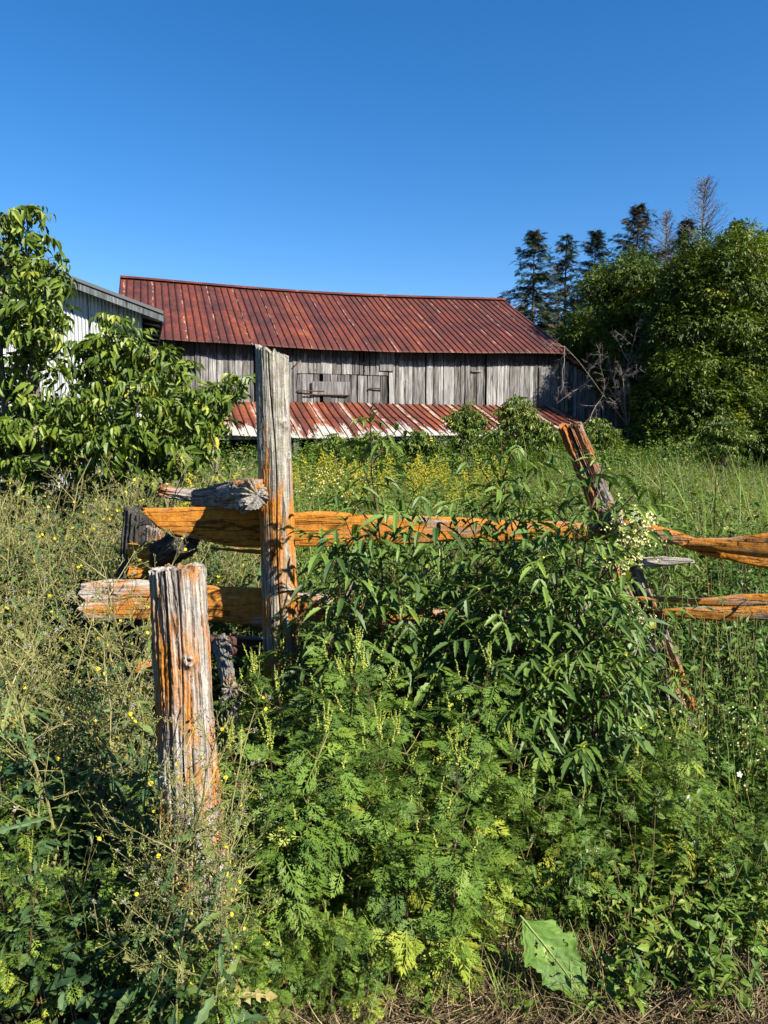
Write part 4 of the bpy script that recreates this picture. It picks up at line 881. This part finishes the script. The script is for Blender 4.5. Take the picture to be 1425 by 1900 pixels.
# --- far trees
def crown_tree(seed, base, blobs, nleaf, size, G, T, droop=.4, name='tree', tmean=.42, top=None):
    rs = np.random.default_rng(seed); st = MB(); lf = MB(); base = np.array(base, float)
    cs = []
    for (c, r) in blobs:
        c = np.array(c, float); r = np.array(r, float)
        k = int(26 * r[0] * r[2] / 4) + 8; u = nrm(rs.normal(size=(k, 3))); rad = rs.uniform(.55, 1.05, k)[:, None]
        for p in c + u * r * rad: cs.append((p, rs.uniform(.35, .85) * min(1, .25 + r[2] * .5)))
    tk = 1.0 if len(blobs) > 2 else .12; tr = np.array([base, base + np.array((0, .1, 2.5)) * tk, base + np.array((0.2, 0, 4.5)) * tk]); st.tube(tr, np.array([.28, .22, .12]) * tk, 8, 0, .5)
    for i, (p, r_) in enumerate(cs):
        if i % 3 == 0:
            m = (p + tr[1]) / 2 + rs.normal(size=3) * .3; st.tube([tr[1] + (0, 0, rs.uniform(-1, 1.5) * tk), m, p], np.array([.06, .035, .01]) * max(tk, .35), 4, 0, .5)
    w_ = np.array([r_ ** 2 for _, r_ in cs]); w_ /= w_.sum(); idx = rs.choice(len(cs), nleaf, p=w_)
    cc = np.array([c for c, _ in cs])[idx]; rr = np.array([r_ for _, r_ in cs])[idx]
    u = nrm(rs.normal(size=(nleaf, 3))); q = rs.uniform(0, 1, nleaf) ** .45
    P = cc + u * (rr * q)[:, None] * (1, 1, .75)
    D = u + rs.normal(size=(nleaf, 3)) * .5; D[:, 2] -= droop; N = np.array([0, 0, 1.0]) + rs.normal(size=(nleaf, 3)) * .5 + u * .3
    ct = rs.normal(tmean, .12, len(cs))[idx]; ti = np.clip(ct + rs.normal(0, .13, nleaf), 0, 1)
    P[:, 2] = np.maximum(P[:, 2], .15)
    M = frames(D, N, rs.uniform(.7, 1.25, nleaf) * size); h = nleaf // 2
    lf.many(T[0], M[:h], P[:h], ti[:h]); lf.many(T[1], M[h:], P[h:], ti[h:])
    return [('trunk', st, M_bark), ('crown', lf, G)]
def blob(px, py, Y, rx, rz_, ry=None): return (at(px, py, Y), (rx, ry or rx, rz_))
def tree(name, label, cat, parts): return place(name, label, cat, bake(parts, name), (0, 0, 0))
Ym = 26
tree('broadleaf_tree', 'large dense green tree at the right edge with yellowing leaf clumps', 'tree', crown_tree(601, (gx(1330, Ym), Ym + 1, 0),
     [blob(1340, 520, Ym, 1.6, 1.5), blob(1290, 580, Ym, 1.4, 1.6), blob(1400, 560, Ym + .5, 1.7, 2.0), blob(1330, 680, Ym - .3, 1.9, 2.0), blob(1290, 760, Ym, 1.6, 1.4), blob(1400, 740, Ym - .6, 1.8, 1.7), blob(1460, 640, Ym, 1.6, 3.0), blob(1250, 700, Ym, 1.2, 1.5), blob(1340, 800, Ym - 1, 1.8, .9), blob(1440, 800, Ym - 1, 1.6, 1.2), blob(1235, 800, Ym, 1.0, .8)], 58000, .26, G_maple, MAPL))
tree('broadleaf_tree', 'rounded green tree between the spruces and the largest tree', 'tree', crown_tree(602, (gx(1170, Ym + 3), Ym + 3, 0),
     [blob(1150, 560, Ym + 3, 1.3, 1.4), blob(1200, 570, Ym + 3, 1.3, 1.5), blob(1120, 650, Ym + 3.5, 1.2, 1.6), blob(1190, 670, Ym + 3, 1.8, 1.8), blob(1240, 760, Ym + 2, 1.6, 1.5), blob(1090, 640, Ym + 6, .9, 1.6)], 34000, .26, G_maple, MAPL))
tree('broadleaf_tree', 'green tree behind the top of the largest tree at the right edge', 'tree', crown_tree(603, (gx(1440, 30), 31, 0),
     [blob(1430, 500, 30, 1.8, 1.6), blob(1390, 480, 30, 1.2, 1.0), blob(1500, 600, 30, 2, 3)], 14000, .28, G_maple, MAPL, tmean=.5))
tree('broadleaf_tree', 'green tree just past the right edge of the largest tree', 'tree', crown_tree(604, (gx(1620, 26), 27, 0), [blob(1600, 560, 27, 2, 2), blob(1660, 650, 26, 2, 2.5), blob(1560, 780, 25, 2, 1.4), blob(1660, 780, 25, 2, 1.4)], 16000, .28, G_maple, MAPL, tmean=.45))
# a row of shrubs at the foot of the trees
for k, (px, py, Y, rx, rz_) in enumerate([(1262, 835, 25, .7, .6), (1340, 838, 24.6, .9, .5), (1425, 830, 24.6, 1.0, .7)]):
    tree('shrub', ('leafy shrub at the foot of the trees beside the dark barn wing', 'leafy shrub in the middle of the tree foot', 'leafy shrub at the foot of the trees at the right edge')[k], 'shrub', crown_tree(610 + k, (gx(px, Y), Y, 0), [blob(px, py, Y, rx, rz_)], 4200, .2, G_maple, MAPL, tmean=.45))

for k, (px, py, Y, rx, rz_) in enumerate([(585, 860, 21.5, .5, .3), (660, 866, 20.5, .4, .35), (740, 862, 21.5, .5, .3), (820, 860, 20.5, .45, .35), (905, 846, 21, .35, .65), (985, 842, 20.5, .5, .6), (1050, 850, 21, .4, .6), (1130, 856, 22, .5, .5), (1190, 866, 23, .8, .3)]):
    tree('shrub', 'rough green shrub at the barn foot, ' + (ORD[k] + ' from the left' if k < 8 else 'rightmost'), 'shrub', crown_tree(630 + k, (gx(px, Y), Y, 0), [blob(px, py, Y, rx, rz_), blob(px + 12, py - 8, Y + .3, rx * .5, rz_ * 1.1)], 2200, .2, G_maple, MAPL, tmean=.5))

def conifer(seed, base, H, Rb, dens=1.0, bare=.0, dead=False, zlo=.15, brown=0.0):
    rs = random.Random(seed); st = MB(); lf = MB(); base = np.array(base, float)
    st.tube([base, base + (0, 0, H * .5), base + (0, 0, H)], [.16, .10, .015], 6, 0, .5)
    pos = []; D = []; N = []; Sx = []; ti = []
    z = H * zlo
    while z < H * .99:
        t = z / H; L0 = Rb * (2.3 if not dead else 1.3) * (1 - t) ** (.9 if not dead else .62) + .1
        for k in range(rs.randint(6, 9)):
            if rs.random() > dens: continue
            a = rs.uniform(0, 6.28); L = L0 * rs.uniform(.55, 1.15); p = base + (0, 0, z); q = [p]; n_ = max(3, int(L / .28)); el = (rs.uniform(.1, .6) if dead else rs.uniform(-.1, .25)) + (.7 * max(0, t - .75) / .25)
            for i in range(n_): q.append(q[-1] + dirv(a + rs.uniform(-.08, .08), el - (.02 if dead else .12) * i + (.28 * (i > n_ * .6))) * L / n_)
            q = np.array(q); st.tube(q, np.linspace(.03 * (1 - t) + .012, .006, len(q)), 3, 0, .5)
            for i in range(1 if t > .5 else 1 + int(n_ * .25), n_ + 1):
                for s2 in (-1, 1, 0):
                    if rs.random() > (.9 if not bare else 1 - bare): continue
                    d = dirv(a + s2 * rs.uniform(.5, 1.2), rs.uniform(-.7, .15))
                    if dead:
                        e = q[i] + dirv(a + s2 * .9, rs.uniform(.1, .8)) * rs.uniform(.2, .5) * (1 - .4 * t); st.tube([q[i], (q[i] + e) / 2 + (0, 0, .02), e], .006, 3, 0, .5)
                    else: pos.append(q[i] + np.array([rs.uniform(-.05, .05)] * 3)); D.append(d); N.append(UPV + rng.normal(size=3) * .3); Sx.append(rs.uniform(.5, .95) * (1 - .6 * t)); ti.append(min(1, max(0, rs.gauss(.35 + brown * (t > .7) + .2 * rs.random() * brown, .2))))
        z += rs.uniform(.16, .26) if not dead else rs.uniform(.15, .26)
    if pos: lf.many(SPR, frames(np.array(D), np.array(N), np.array(Sx)), np.array(pos), np.array(ti))
    return [('trunk', st, M_dead if dead else M_bark), ('crown', lf, G_needle)]
def spray():
    P = [(stick_T(1, .03), np.eye(3), (0, 0, 0))]
    for k in range(9):
        y = .08 + .1 * k
        for sg in (-1, 1): P.append((dia_T(.22), rot2(sg * random.uniform(.6, 1.0), .48 * (1 - .55 * y), random.uniform(-.1, .5)), (0, y, 0)))
    P.append((dia_T(.2), rot2(0, .25, .1), (0, .9, 0))); return comb(P)
SPR = spray()
for k, (px, top, Y, Rb, kw, lb) in enumerate([(985, 424, 42, 2.2, dict(dens=.85, zlo=.2), 'leftmost dark spruce with gappy crown beside the barn ridge'), (1043, 432, 44, 1.8, dict(dens=.8, zlo=.2, bare=.2), 'slender thin spruce, second from the left'), (1096, 424, 46, 2.1, dict(dens=.8), 'narrow spruce behind the rounded green tree, third from the left'),
        (1172, 378, 44, 3.2, dict(dens=1, brown=.3), 'thick spruce with browning top'), (1260, 402, 46, 2.2, dict(dens=.9, brown=.2), 'dark spruce left of the tall dead tree'), (1352, 408, 46, 2.0, dict(), 'spruce tip showing above the largest tree'), (1418, 420, 46, 2.2, dict(), 'spruce tip at the right edge above the trees')]):
    b0 = at(px, 825, Y); H = at(px, top, Y).z
    tree('spruce_tree', lb, 'spruce', conifer(700 + k, (b0.x, Y, 0), H, Rb, **kw))
for k, (px, top, Y, Rb, lb) in enumerate([(1290, 336, 45, 3.6, 'tall bare dead conifer with spreading grey branches'), (1224, 392, 45, 1.9, 'smaller bare dead conifer beside the browning spruce')]):
    b0 = at(px, 825, Y); H = at(px, top, Y).z; pr = conifer(720 + k, (b0.x, Y, 0), H, Rb, dead=True, zlo=.5)
    tree('dead_tree', lb, 'dead tree', [pr[0]])
# bare branching bush before the barn wing
def deadbush(seed, base, tips):
    rs = random.Random(seed); st = MB()
    def br(p, d, L, r_, lv):
        n_ = 5; q = [np.array(p, float)]
        for i in range(n_): d = nrm(d + rng.normal(size=3) * .15); q.append(q[-1] + d * L / n_)
        q = np.array(q); st.tube(q, np.linspace(r_, r_ * .45, n_ + 1), 4, 0, rs.uniform(.3, 1))
        if lv < 3:
            for i in range(1, n_ + 1):
                for _ in range(2 if lv < 2 else 3): br(q[i], nrm(d + rng.normal(size=3) * .75), L * rs.uniform(.22, .45), r_ * .5, lv + 1) if rs.random() < .75 else None
    for tp in tips:
        v = np.array(tp) - np.array(base); br(base, nrm(v), np.linalg.norm(v), .022, 0)
    return [('branches', st, M_dead)]
bp = at(1165, 790, 26.2)
tree('dead_bush', 'bare grey branching bush in front of the dark barn wing', 'bush', deadbush(800, bp, [at(1105, 600, 26), at(1080, 690, 26.2), at(1150, 640, 26.2), at(1190, 700, 26), at(1130, 700, 25.6)]))

# --- wild cucumber vine with cream blossom over the leaning post
def vine():
    rs = random.Random(9); st = MB(); lf = MB(); fl = MB(); bl = Bag(); bf = Bag()
    for (px, py, sp_, n_) in ((1165, 1000, 45, 90), (1185, 970, 30, 40), (1140, 1040, 30, 40), (1120, 1130, 22, 22), (1190, 1150, 25, 20)):
        for i in range(n_):
            c_ = np.array(at(px + rs.gauss(0, sp_ * .55), py + rs.gauss(0, sp_ * .6), 3.22 + rs.uniform(-.06, .1)))
            for j in range(7): bf.put('o', DISC, c_ + rng.normal(size=3) * .010, rng.normal(size=3), np.array((.3, -.8, .5)) + rng.normal(size=3) * .5, rs.uniform(.0035, .006), rs.random())
            if i % 4 == 0: bl.put('l', OVATE, c_ + rng.normal(size=3) * .03, dirv(rs.uniform(0, 6.28), rs.uniform(-.6, .2)), np.array((.2, -.5, .8)), rs.uniform(.05, .09), rs.uniform(.4, .9))
    for i in range(7):
        p = np.array(at(1130 + 12 * i, 1160, 3.3)); q = [p, np.array(at(1150 + rs.uniform(-30, 30), 1080, 3.26)), np.array(at(1160 + rs.uniform(-40, 40), 980, 3.24))]; st.tube(q, .002, 4, 0, .5)
    bl.flush(lf); bf.flush(fl); return [('stem', st, M_gstem), ('leaves', lf, G_weed), ('flowers', fl, M_cream)]
tree('flowering_vine', 'wild vine with a mass of cream blossom draped on the leaning post', 'vine', vine())

# --- burdock at the lower right
def burleaf(P0, tipv, nrm_, L, Wd, seed, b, tint):
    rs = np.random.default_rng(seed); nu, nv = 90, 33; t = np.linspace(0, 1, nu)[:, None]; s_ = np.linspace(-1, 1, nv)[None]
    wv = Wd / 2 * np.sin(np.pi * np.clip(t, 0, 1) ** .7) ** .9 * (1 + .13 * np.sin(t * 21 + np.sign(s_) * 1.2)); wv = wv * (1 + .05 * np.sin(t * 57 + s_) + .03 * np.sin(t * 113))
    X = s_ * wv; Y = t * L + .03 * np.abs(s_) * (1 - t); Z = .14 * np.abs(X) - .25 * L * t ** 2 * .6 - .0009 * np.exp(-((np.mod(t * 9 - np.abs(s_) * 2.6, 1) - .5) / .12) ** 2) + .007 * np.sin(s_ * 4 + t * 11) * np.abs(s_) + .0012 * np.sin(s_ * 17 + t * 23)
    d = nrm(np.array(tipv, float)); a = nrm(np.cross(d, nrm_)); nn = np.cross(a, d)
    G = np.array(P0) + X[..., None] * a + Y[..., None] * d + Z[..., None] * nn
    tc_, sc_ = (t[:-1] + t[1:]) / 2, (s_[:, :-1] + s_[:, 1:]) / 2
    vein = np.exp(-((np.mod(tc_ * 7 - np.abs(sc_) * 2.0, 1) - .5) / .09) ** 2) * (1 - .4 * np.abs(sc_))      # paler side veins
    net = .10 * noise(np.stack([tc_ * 40 + 0 * sc_, sc_ * 14 + 0 * tc_, 0 * tc_ * sc_], -1), 4)
    old = .5 * np.clip(noise(np.stack([tc_ * 5 + 0 * sc_, sc_ * 2.5 + 0 * tc_, 0 * tc_ * sc_], -1), 8) - .25, 0, 1)
    ti = np.clip(tint - .25 + .30 * vein + net + old, 0, 1)
    b.grid(G, 0, ti.ravel())
    hole = noise(np.stack([tc_ * 17 + 0 * sc_, sc_ * 7 + 0 * tc_, 0 * tc_ * sc_], -1), 15).ravel() > .72          # insect holes
    q4 = b.l[-1].reshape(-1, 4)[~hole]; b.l[-1] = q4.ravel(); b.s[-1] = b.s[-1][~hole]; b.m[-1] = b.m[-1][~hole]; b.t[-1] = b.t[-1][~hole]
    mid = np.stack([G[:, nv // 2] + nn * .002][0:1], 0)[0]; b.tube(mid[:-1], np.linspace(.0035, .001, nu - 1), 5, 0, .95)
    for k in range(2, nu - 7, 3):
        for sg in ():
            ids = [(k + j, nv // 2 + sg * j) for j in range(0, 7)]; b.tube([G[min(u, nu - 1), v] + nn * .001 for u, v in ids], np.linspace(.0016, .0005, 7), 3, 0, .9)
burd = thing('burdock_plant', (0, 0, 0), 'big ragged burdock leaf lying on the dry straw at the bottom', 'weed')
p0 = np.array(at(965, 1700, 2.2)); p1 = np.array(at(1085, 1838, 2.02)); b = MB(); burleaf(p0, p1 - p0, np.array((.25, -.75, .65)), np.linalg.norm(p1 - p0) * 1.1, .165, 1, b, .60); G_bur = leafmat('burdock_leaf', [(.035, .09, .02), (.09, .19, .03), (.16, .28, .05), (.32, .40, .14)], .6, .25, .25); b.obj('leaf', G_bur, burd, True)
b = MB(); b.tube([p0, np.array(at(940, 1755, 2.35)), np.array(at(880, 1760, 2.4))], [.004, .005, .006], 6, 0, .4); b.obj('leaf_stalk', M_gstem, burd)
bur2 = thing('burdock_plant', (0, 0, 0), 'small round-leaved plant at the bottom right corner', 'weed')
for k, (a_, c_) in enumerate((((1345, 1830), (1390, 1880)), ((1350, 1800), (1310, 1870)), ((1390, 1740), (1430, 1780)))):
    p0 = np.array(at(*a_, 2.2)); p1 = np.array(at(*c_, 2.08)); b = MB(); burleaf(p0, p1 - p0, np.array((.3, -.6, .75)), np.linalg.norm(p1 - p0), .08, 5 + k, b, .7); b.obj('leaf', G_bur, bur2, True)

# ------------------------------------------------------------------ uncountable stuff
def clumpn(x, y, f, s_): return fbm(np.stack([x * f, y * f, 0 * x], -1), s_, 2)
def fan(n_, Yr, pxr, pw=1.0):
    Y = Yr[0] + (Yr[1] - Yr[0]) * rng.uniform(0, 1, n_) ** pw; px = rng.uniform(pxr[0], pxr[1], n_); return (px - 712.5) / F * Y * 1.01, Y
def blades(name, label, n_, Yr, pxr, hr, wd, tm, pw=1.0, kind='grass', matl=None, f=.8, keep=-.5, td=.15, seed=1, bend=(.25, .5, .8)):
    b = MB(); x, y = fan(n_, Yr, pxr, pw); c_ = clumpn(x, y, f, seed); m = c_ > keep; x, y, c_ = x[m], y[m], c_[m]; k = len(x)
    az = rng.uniform(0, 6.28, k); h = rng.uniform(hr[0], hr[1], k) * np.clip(1 + .45 * c_, .3, 1.5); z = ground_h(x, y)
    tl = rng.normal(0, .18, (k, 2)); D = nrm(np.stack([tl[:, 0], tl[:, 1], np.ones(k)], -1)); A = nrm(np.cross(np.stack([np.cos(az), np.sin(az), 0 * az], -1), D)); Bv = np.cross(D, A)
    wsc = rng.uniform(.7, 1.4, k)
    M = np.stack([A * (wsc)[:, None] * h[:, None] ** .3, Bv * h[:, None], D * h[:, None]], -1)
    ti = np.clip(tm + td * rng.normal(size=k) + .18 * clumpn(x, y, f * 1.3, seed + 9), 0, 1); P = np.stack([x, y, z], -1)
    for i, bn in enumerate(bend):
        q = slice(i, None, len(bend)); b.many(blade_T(4, wd, bn), M[q], P[q], ti[q])
    o = b.obj(name, matl or G_grass); return tag(o, label, kind, kind='stuff')
def leafy(name, label, n_, Yr, pxr, hr, size, tm, T, matl, pw=1.0, spread=.12, lps=14, seed=1, keep=-.6, f=1.0, kind='weeds', stem=True, avoid=()):
    """low mixed weeds: many thin stems, each with alternating leaves"""
    b = MB(); x, y = fan(n_, Yr, pxr, pw); c_ = clumpn(x, y, f, seed); m = c_ > keep
    for ax_, ay, ar in avoid: m &= (x - ax_) ** 2 + (y - ay) ** 2 > ar * ar
    x, y, c_ = x[m], y[m], c_[m]; k = len(x)
    h = rng.uniform(hr[0], hr[1], k) * (1 + .25 * c_); z = ground_h(x, y); dx = rng.normal(0, spread, k) * h; dy = rng.normal(0, spread, k) * h
    if stem:
        A = np.stack([x, y, z], -1); Bt = np.stack([x + dx, y + dy, z + h], -1); w_ = .0022
        V = np.stack([A + (w_, 0, 0), A - (w_, 0, 0), Bt - (w_ * .4, 0, 0), Bt + (w_ * .4, 0, 0)], 1); b.add(V.reshape(-1, 3), np.arange(4 * k), np.full(k, 4), 1, rng.uniform(0, 1, k))
    t = rng.uniform(.12, 1, (k, lps)) ** .75; ph = rng.uniform(0, 6.28, (k, 1)) + np.arange(lps)[None] * 2.4
    P = np.stack([x[:, None] + dx[:, None] * t, y[:, None] + dy[:, None] * t, z[:, None] + h[:, None] * t], -1).reshape(-1, 3)
    el = rng.uniform(-.6, .7, (k, lps)); D = np.stack([np.cos(ph) * np.cos(el), np.sin(ph) * np.cos(el), np.sin(el)], -1).reshape(-1, 3)
    N = np.array([0, 0, 1.0]) + rng.normal(size=D.shape) * .45; Sz = (rng.uniform(size[0], size[1], (k, lps)) * (1.15 - .5 * t)).ravel()
    ti = np.clip(np.repeat(tm + .12 * rng.normal(size=k) + .12 * clumpn(x, y, f * 1.7, seed + 5), lps) + .10 * rng.normal(size=k * lps), 0, 1)
    M = frames(D, N, Sz); q = len(P) // len(T)
    for i, t_ in enumerate(T): sl = slice(i * q, (i + 1) * q if i < len(T) - 1 else None); b.many(t_, M[sl], P[sl], ti[sl])
    return tag(b.obj(name, [matl, M_gstem]), label, kind, kind='stuff')
# foreground thicket underlayer
leafy('undergrowth', 'dense low mixed green weeds filling the ground in front of the fence', 560, (2.35, 3.7), (380, 1680), (.2, .45), (.035, .07), .36, [LANCE_S, OVATE, LANCE_S], G_weed, 1, .2, 16, 3, avoid=av)
leafy('undergrowth', 'dark weeds filling the ground at the left foreground', 480, (2.2, 3.8), (-240, 480), (.2, .55), (.04, .09), .25, [LETT[1], OVATE, LANCE_S], G_lettuce, 1, .2, 14, 5, avoid=av)
leafy('undergrowth', 'feathery low weeds between the taller plants of the foreground', 350, (2.3, 3.6), (500, 1680), (.2, .5), (.05, .085), .36, RAG, G_rag, 1, .2, 12, 6, avoid=av)
leafy('undergrowth', 'low green weeds at the very bottom left corner', 260, (1.95, 2.5), (-80, 470), (.12, .38), (.04, .08), .3, [LETT[1], OVATE, RAG[0]], G_lettuce, 1, .3, 12, 15, keep=-.9, avoid=av)
leafy('undergrowth', 'broad-leaved low weeds at the bottom right', 170, (2.0, 2.6), (1150, 1500), (.12, .34), (.035, .07), .55, [OVATE, LANCE_S], G_weed, 1, .3, 12, 16, keep=-.9, avoid=av)
leafy('undergrowth', 'low yellowing feathery weeds at the bottom middle', 90, (2.12, 2.5), (430, 900), (.1, .3), (.06, .09), .62, RAG, G_rag, 1, .3, 11, 17, keep=-.9, avoid=av)
leafy('undergrowth', 'thin leafy weeds rising before the right-hand rails', 75, (2.75, 3.2), (1170, 1600), (.75, 1.12), (.035, .07), .4, [LANCE_S, OVATE], G_weed, 1, .12, 20, 18, keep=-.9)
# behind the fence
leafy('field_weeds', 'leafy weeds just behind the fence', 2100, (3.8, 7), (380, 1680), (.5, 1.0), (.045, .09), .42, [LANCE_S, OVATE, LANCE_S], G_weed, 1, .15, 20, 7)
leafy('field_weeds', 'leafy weeds behind the fence at the left', 1700, (3.9, 8), (-260, 500), (.6, 1.15), (.05, .09), .35, [LANCE_S, OVATE], G_lettuce, 1, .15, 20, 8)
leafy('field_weeds', 'leafy weeds across the middle of the field', 6500, (7, 15), (350, 1300), (.5, 1.15), (.06, .12), .45, [LANCE_S, OVATE], G_weed, .8, .15, 16, 9)
leafy('field_weeds', 'leafy weeds in the far field along the barn', 7500, (14, 24.3), (250, 1300), (.75, 1.7), (.07, .13), .45, [_d, _d], G_weed, .8, .15, 14, 10, stem=False)
blades('grass', 'tall green and straw grass in the right field', 46000, (5.5, 24), (900, 1720), (.45, 1.0), .012, .5, .8, seed=21, keep=-.25)
leafy('field_weeds', 'coarse leafy weeds patched through the right field', 6600, (5, 18), (950, 1700), (.4, 1.15), (.05, .1), .42, [LANCE_S, OVATE], G_weed, .8, .2, 18, 27, keep=-.05, f=.6)
blades('grass', 'tall grass between the field weeds', 30000, (4.5, 24), (300, 900), (.5, 1.0), .010, .55, .8, seed=22, keep=-.1)
blades('grass', 'long grass blades among the weeds at the lower right', 800, (2.6, 3.7), (950, 1600), (.25, .6), .005, .35, seed=23, keep=0)
leafy('field_weeds', 'scattered tall rough stalks standing above the right field', 420, (6, 20), (880, 1700), (.95, 1.45), (.05, .1), .3, [LANCE_S, OVATE], G_weed, .8, .12, 26, 28, keep=-.2, f=.5)
blades('grass', 'taller grass tufts in clumps over the right field', 9000, (5.5, 22), (950, 1700), (.9, 1.35), .012, .35, .8, seed=29, keep=.35, f=.6)
blades('dry_grass', 'dry straw-coloured grass stalks standing in the right field', 14000, (6, 22), (1000, 1720), (.7, 1.15), .008, .95, .7, seed=24, keep=0, matl=G_grass)
blades('dry_grass', 'bleached dry stalks in the field before the goldenrod', 3500, (5, 12), (520, 1000), (.5, 1.0), .005, .9, .8, seed=25, keep=.15)
# cream flowering vine patches right field
def speck(name, label, n_, regions, sz, mat):
    b = MB(); P = []
    for (px, py, Y, sx_, sz_, dY) in regions:
        for _ in range(n_): P.append(np.array(at(px + random.gauss(0, sx_), py + random.gauss(0, sz_), Y + random.uniform(-dY, dY))))
    P = np.array(P); k = len(P); b.many(DISC, frames(rng.normal(size=(k, 3)), np.array((.3, -.7, .6)) + rng.normal(size=(k, 3)) * .4, rng.uniform(sz * .6, sz * 1.3, k)), P, rng.uniform(0, 1, k))
    return tag(b.obj(name, mat), label, 'blossom', kind='stuff')
speck('blossom', 'cream blossom scattered over the weeds at the right', 130, [(1370, 945, 6.5, 50, 16, .5), (1250, 1360, 2.85, 60, 40, .25), (1400, 1400, 2.8, 40, 60, .2), (1290, 960, 6.5, 60, 12, .5)], .0036, M_cream)
speck('blossom', 'pale blossom over the field weeds in the centre', 90, [(640, 880, 9, 40, 14, .8), (600, 900, 8, 40, 12, .8)], .009, M_cream)
for k, (px, py, lb) in enumerate([(1270, 1575, 'upper left'), (1287, 1565, 'a'), (1092, 1578, ''), (1108, 1576, ''), (1372, 1437, ''), (1278, 1480, '')]):
    c_ = np.array(at(px, py, 2.5)); b = MB(); b.many(leaf_T(.7, 3, .1, .1, 0, .6), frames(np.array([dirv(a, .25) for a in np.arange(5) * 1.257]) @ np.array([[1, 0, 0], [0, .5, -.85], [0, .85, .5]]).T, np.tile(np.array([.2, -.8, .4]), (5, 1)), np.full(5, .011)), np.tile(c_, (5, 1)), np.full(5, .5)); b.tube([c_, c_ + (0, .01, -.12)], .0009, 3, 1, .5)
    tag(b.obj('white_flower', [M_white, M_gstem]), 'small white flower, ' + ('lower left of the pair in the right foreground', 'upper right of the pair in the right foreground', 'left of the pair above the burdock leaf', 'right of the pair above the burdock leaf', 'nearest the right edge', 'highest one below the leaning post')[k], 'wildflower', 'white flowers')
blades('grass', 'fresh grass blades sprouting around the big leaf at the bottom', 260, (2.0, 2.32), (930, 1160), (.06, .2), .005, .55, seed=44, keep=-1)
leafy('undergrowth', 'sparse seedlings over the straw at the bottom edge', 70, (1.98, 2.25), (480, 1200), (.05, .14), (.03, .06), .5, [OVATE, LANCE_S, RAG[1]], G_weed, 1, .3, 9, 45, keep=-.9, avoid=av)
# straw thatch on the ground
b = MB(); x, y = fan(16000, (1.9, 3.2), (300, 1500), 1.2); k = len(x); az = rng.uniform(0, 6.28, k); el = rng.normal(.12, .2, k)
D = np.stack([np.cos(az) * np.cos(el), np.sin(az) * np.cos(el), np.sin(el)], -1); h = rng.uniform(.05, .2, k)
A = nrm(np.cross(D, rng.normal(size=(k, 3)))); Bv = np.cross(D, A); M = np.stack([A * .5, Bv * h[:, None] * .6, D * h[:, None]], -1); P = np.stack([x, y, ground_h(x, y) + rng.uniform(0, .045, k)], -1)
b.many(blade_T(4, .0042, 1.0), M, P, rng.beta(1.2, 2.2, k)); tag(b.obj('straw', M_thatch), 'dry tangled straw lying on the ground at the bottom', 'straw', kind='stuff')
print('OBJECTS', len(bpy.data.objects), 'faces', sum(len(m.polygons) for m in bpy.data.meshes))
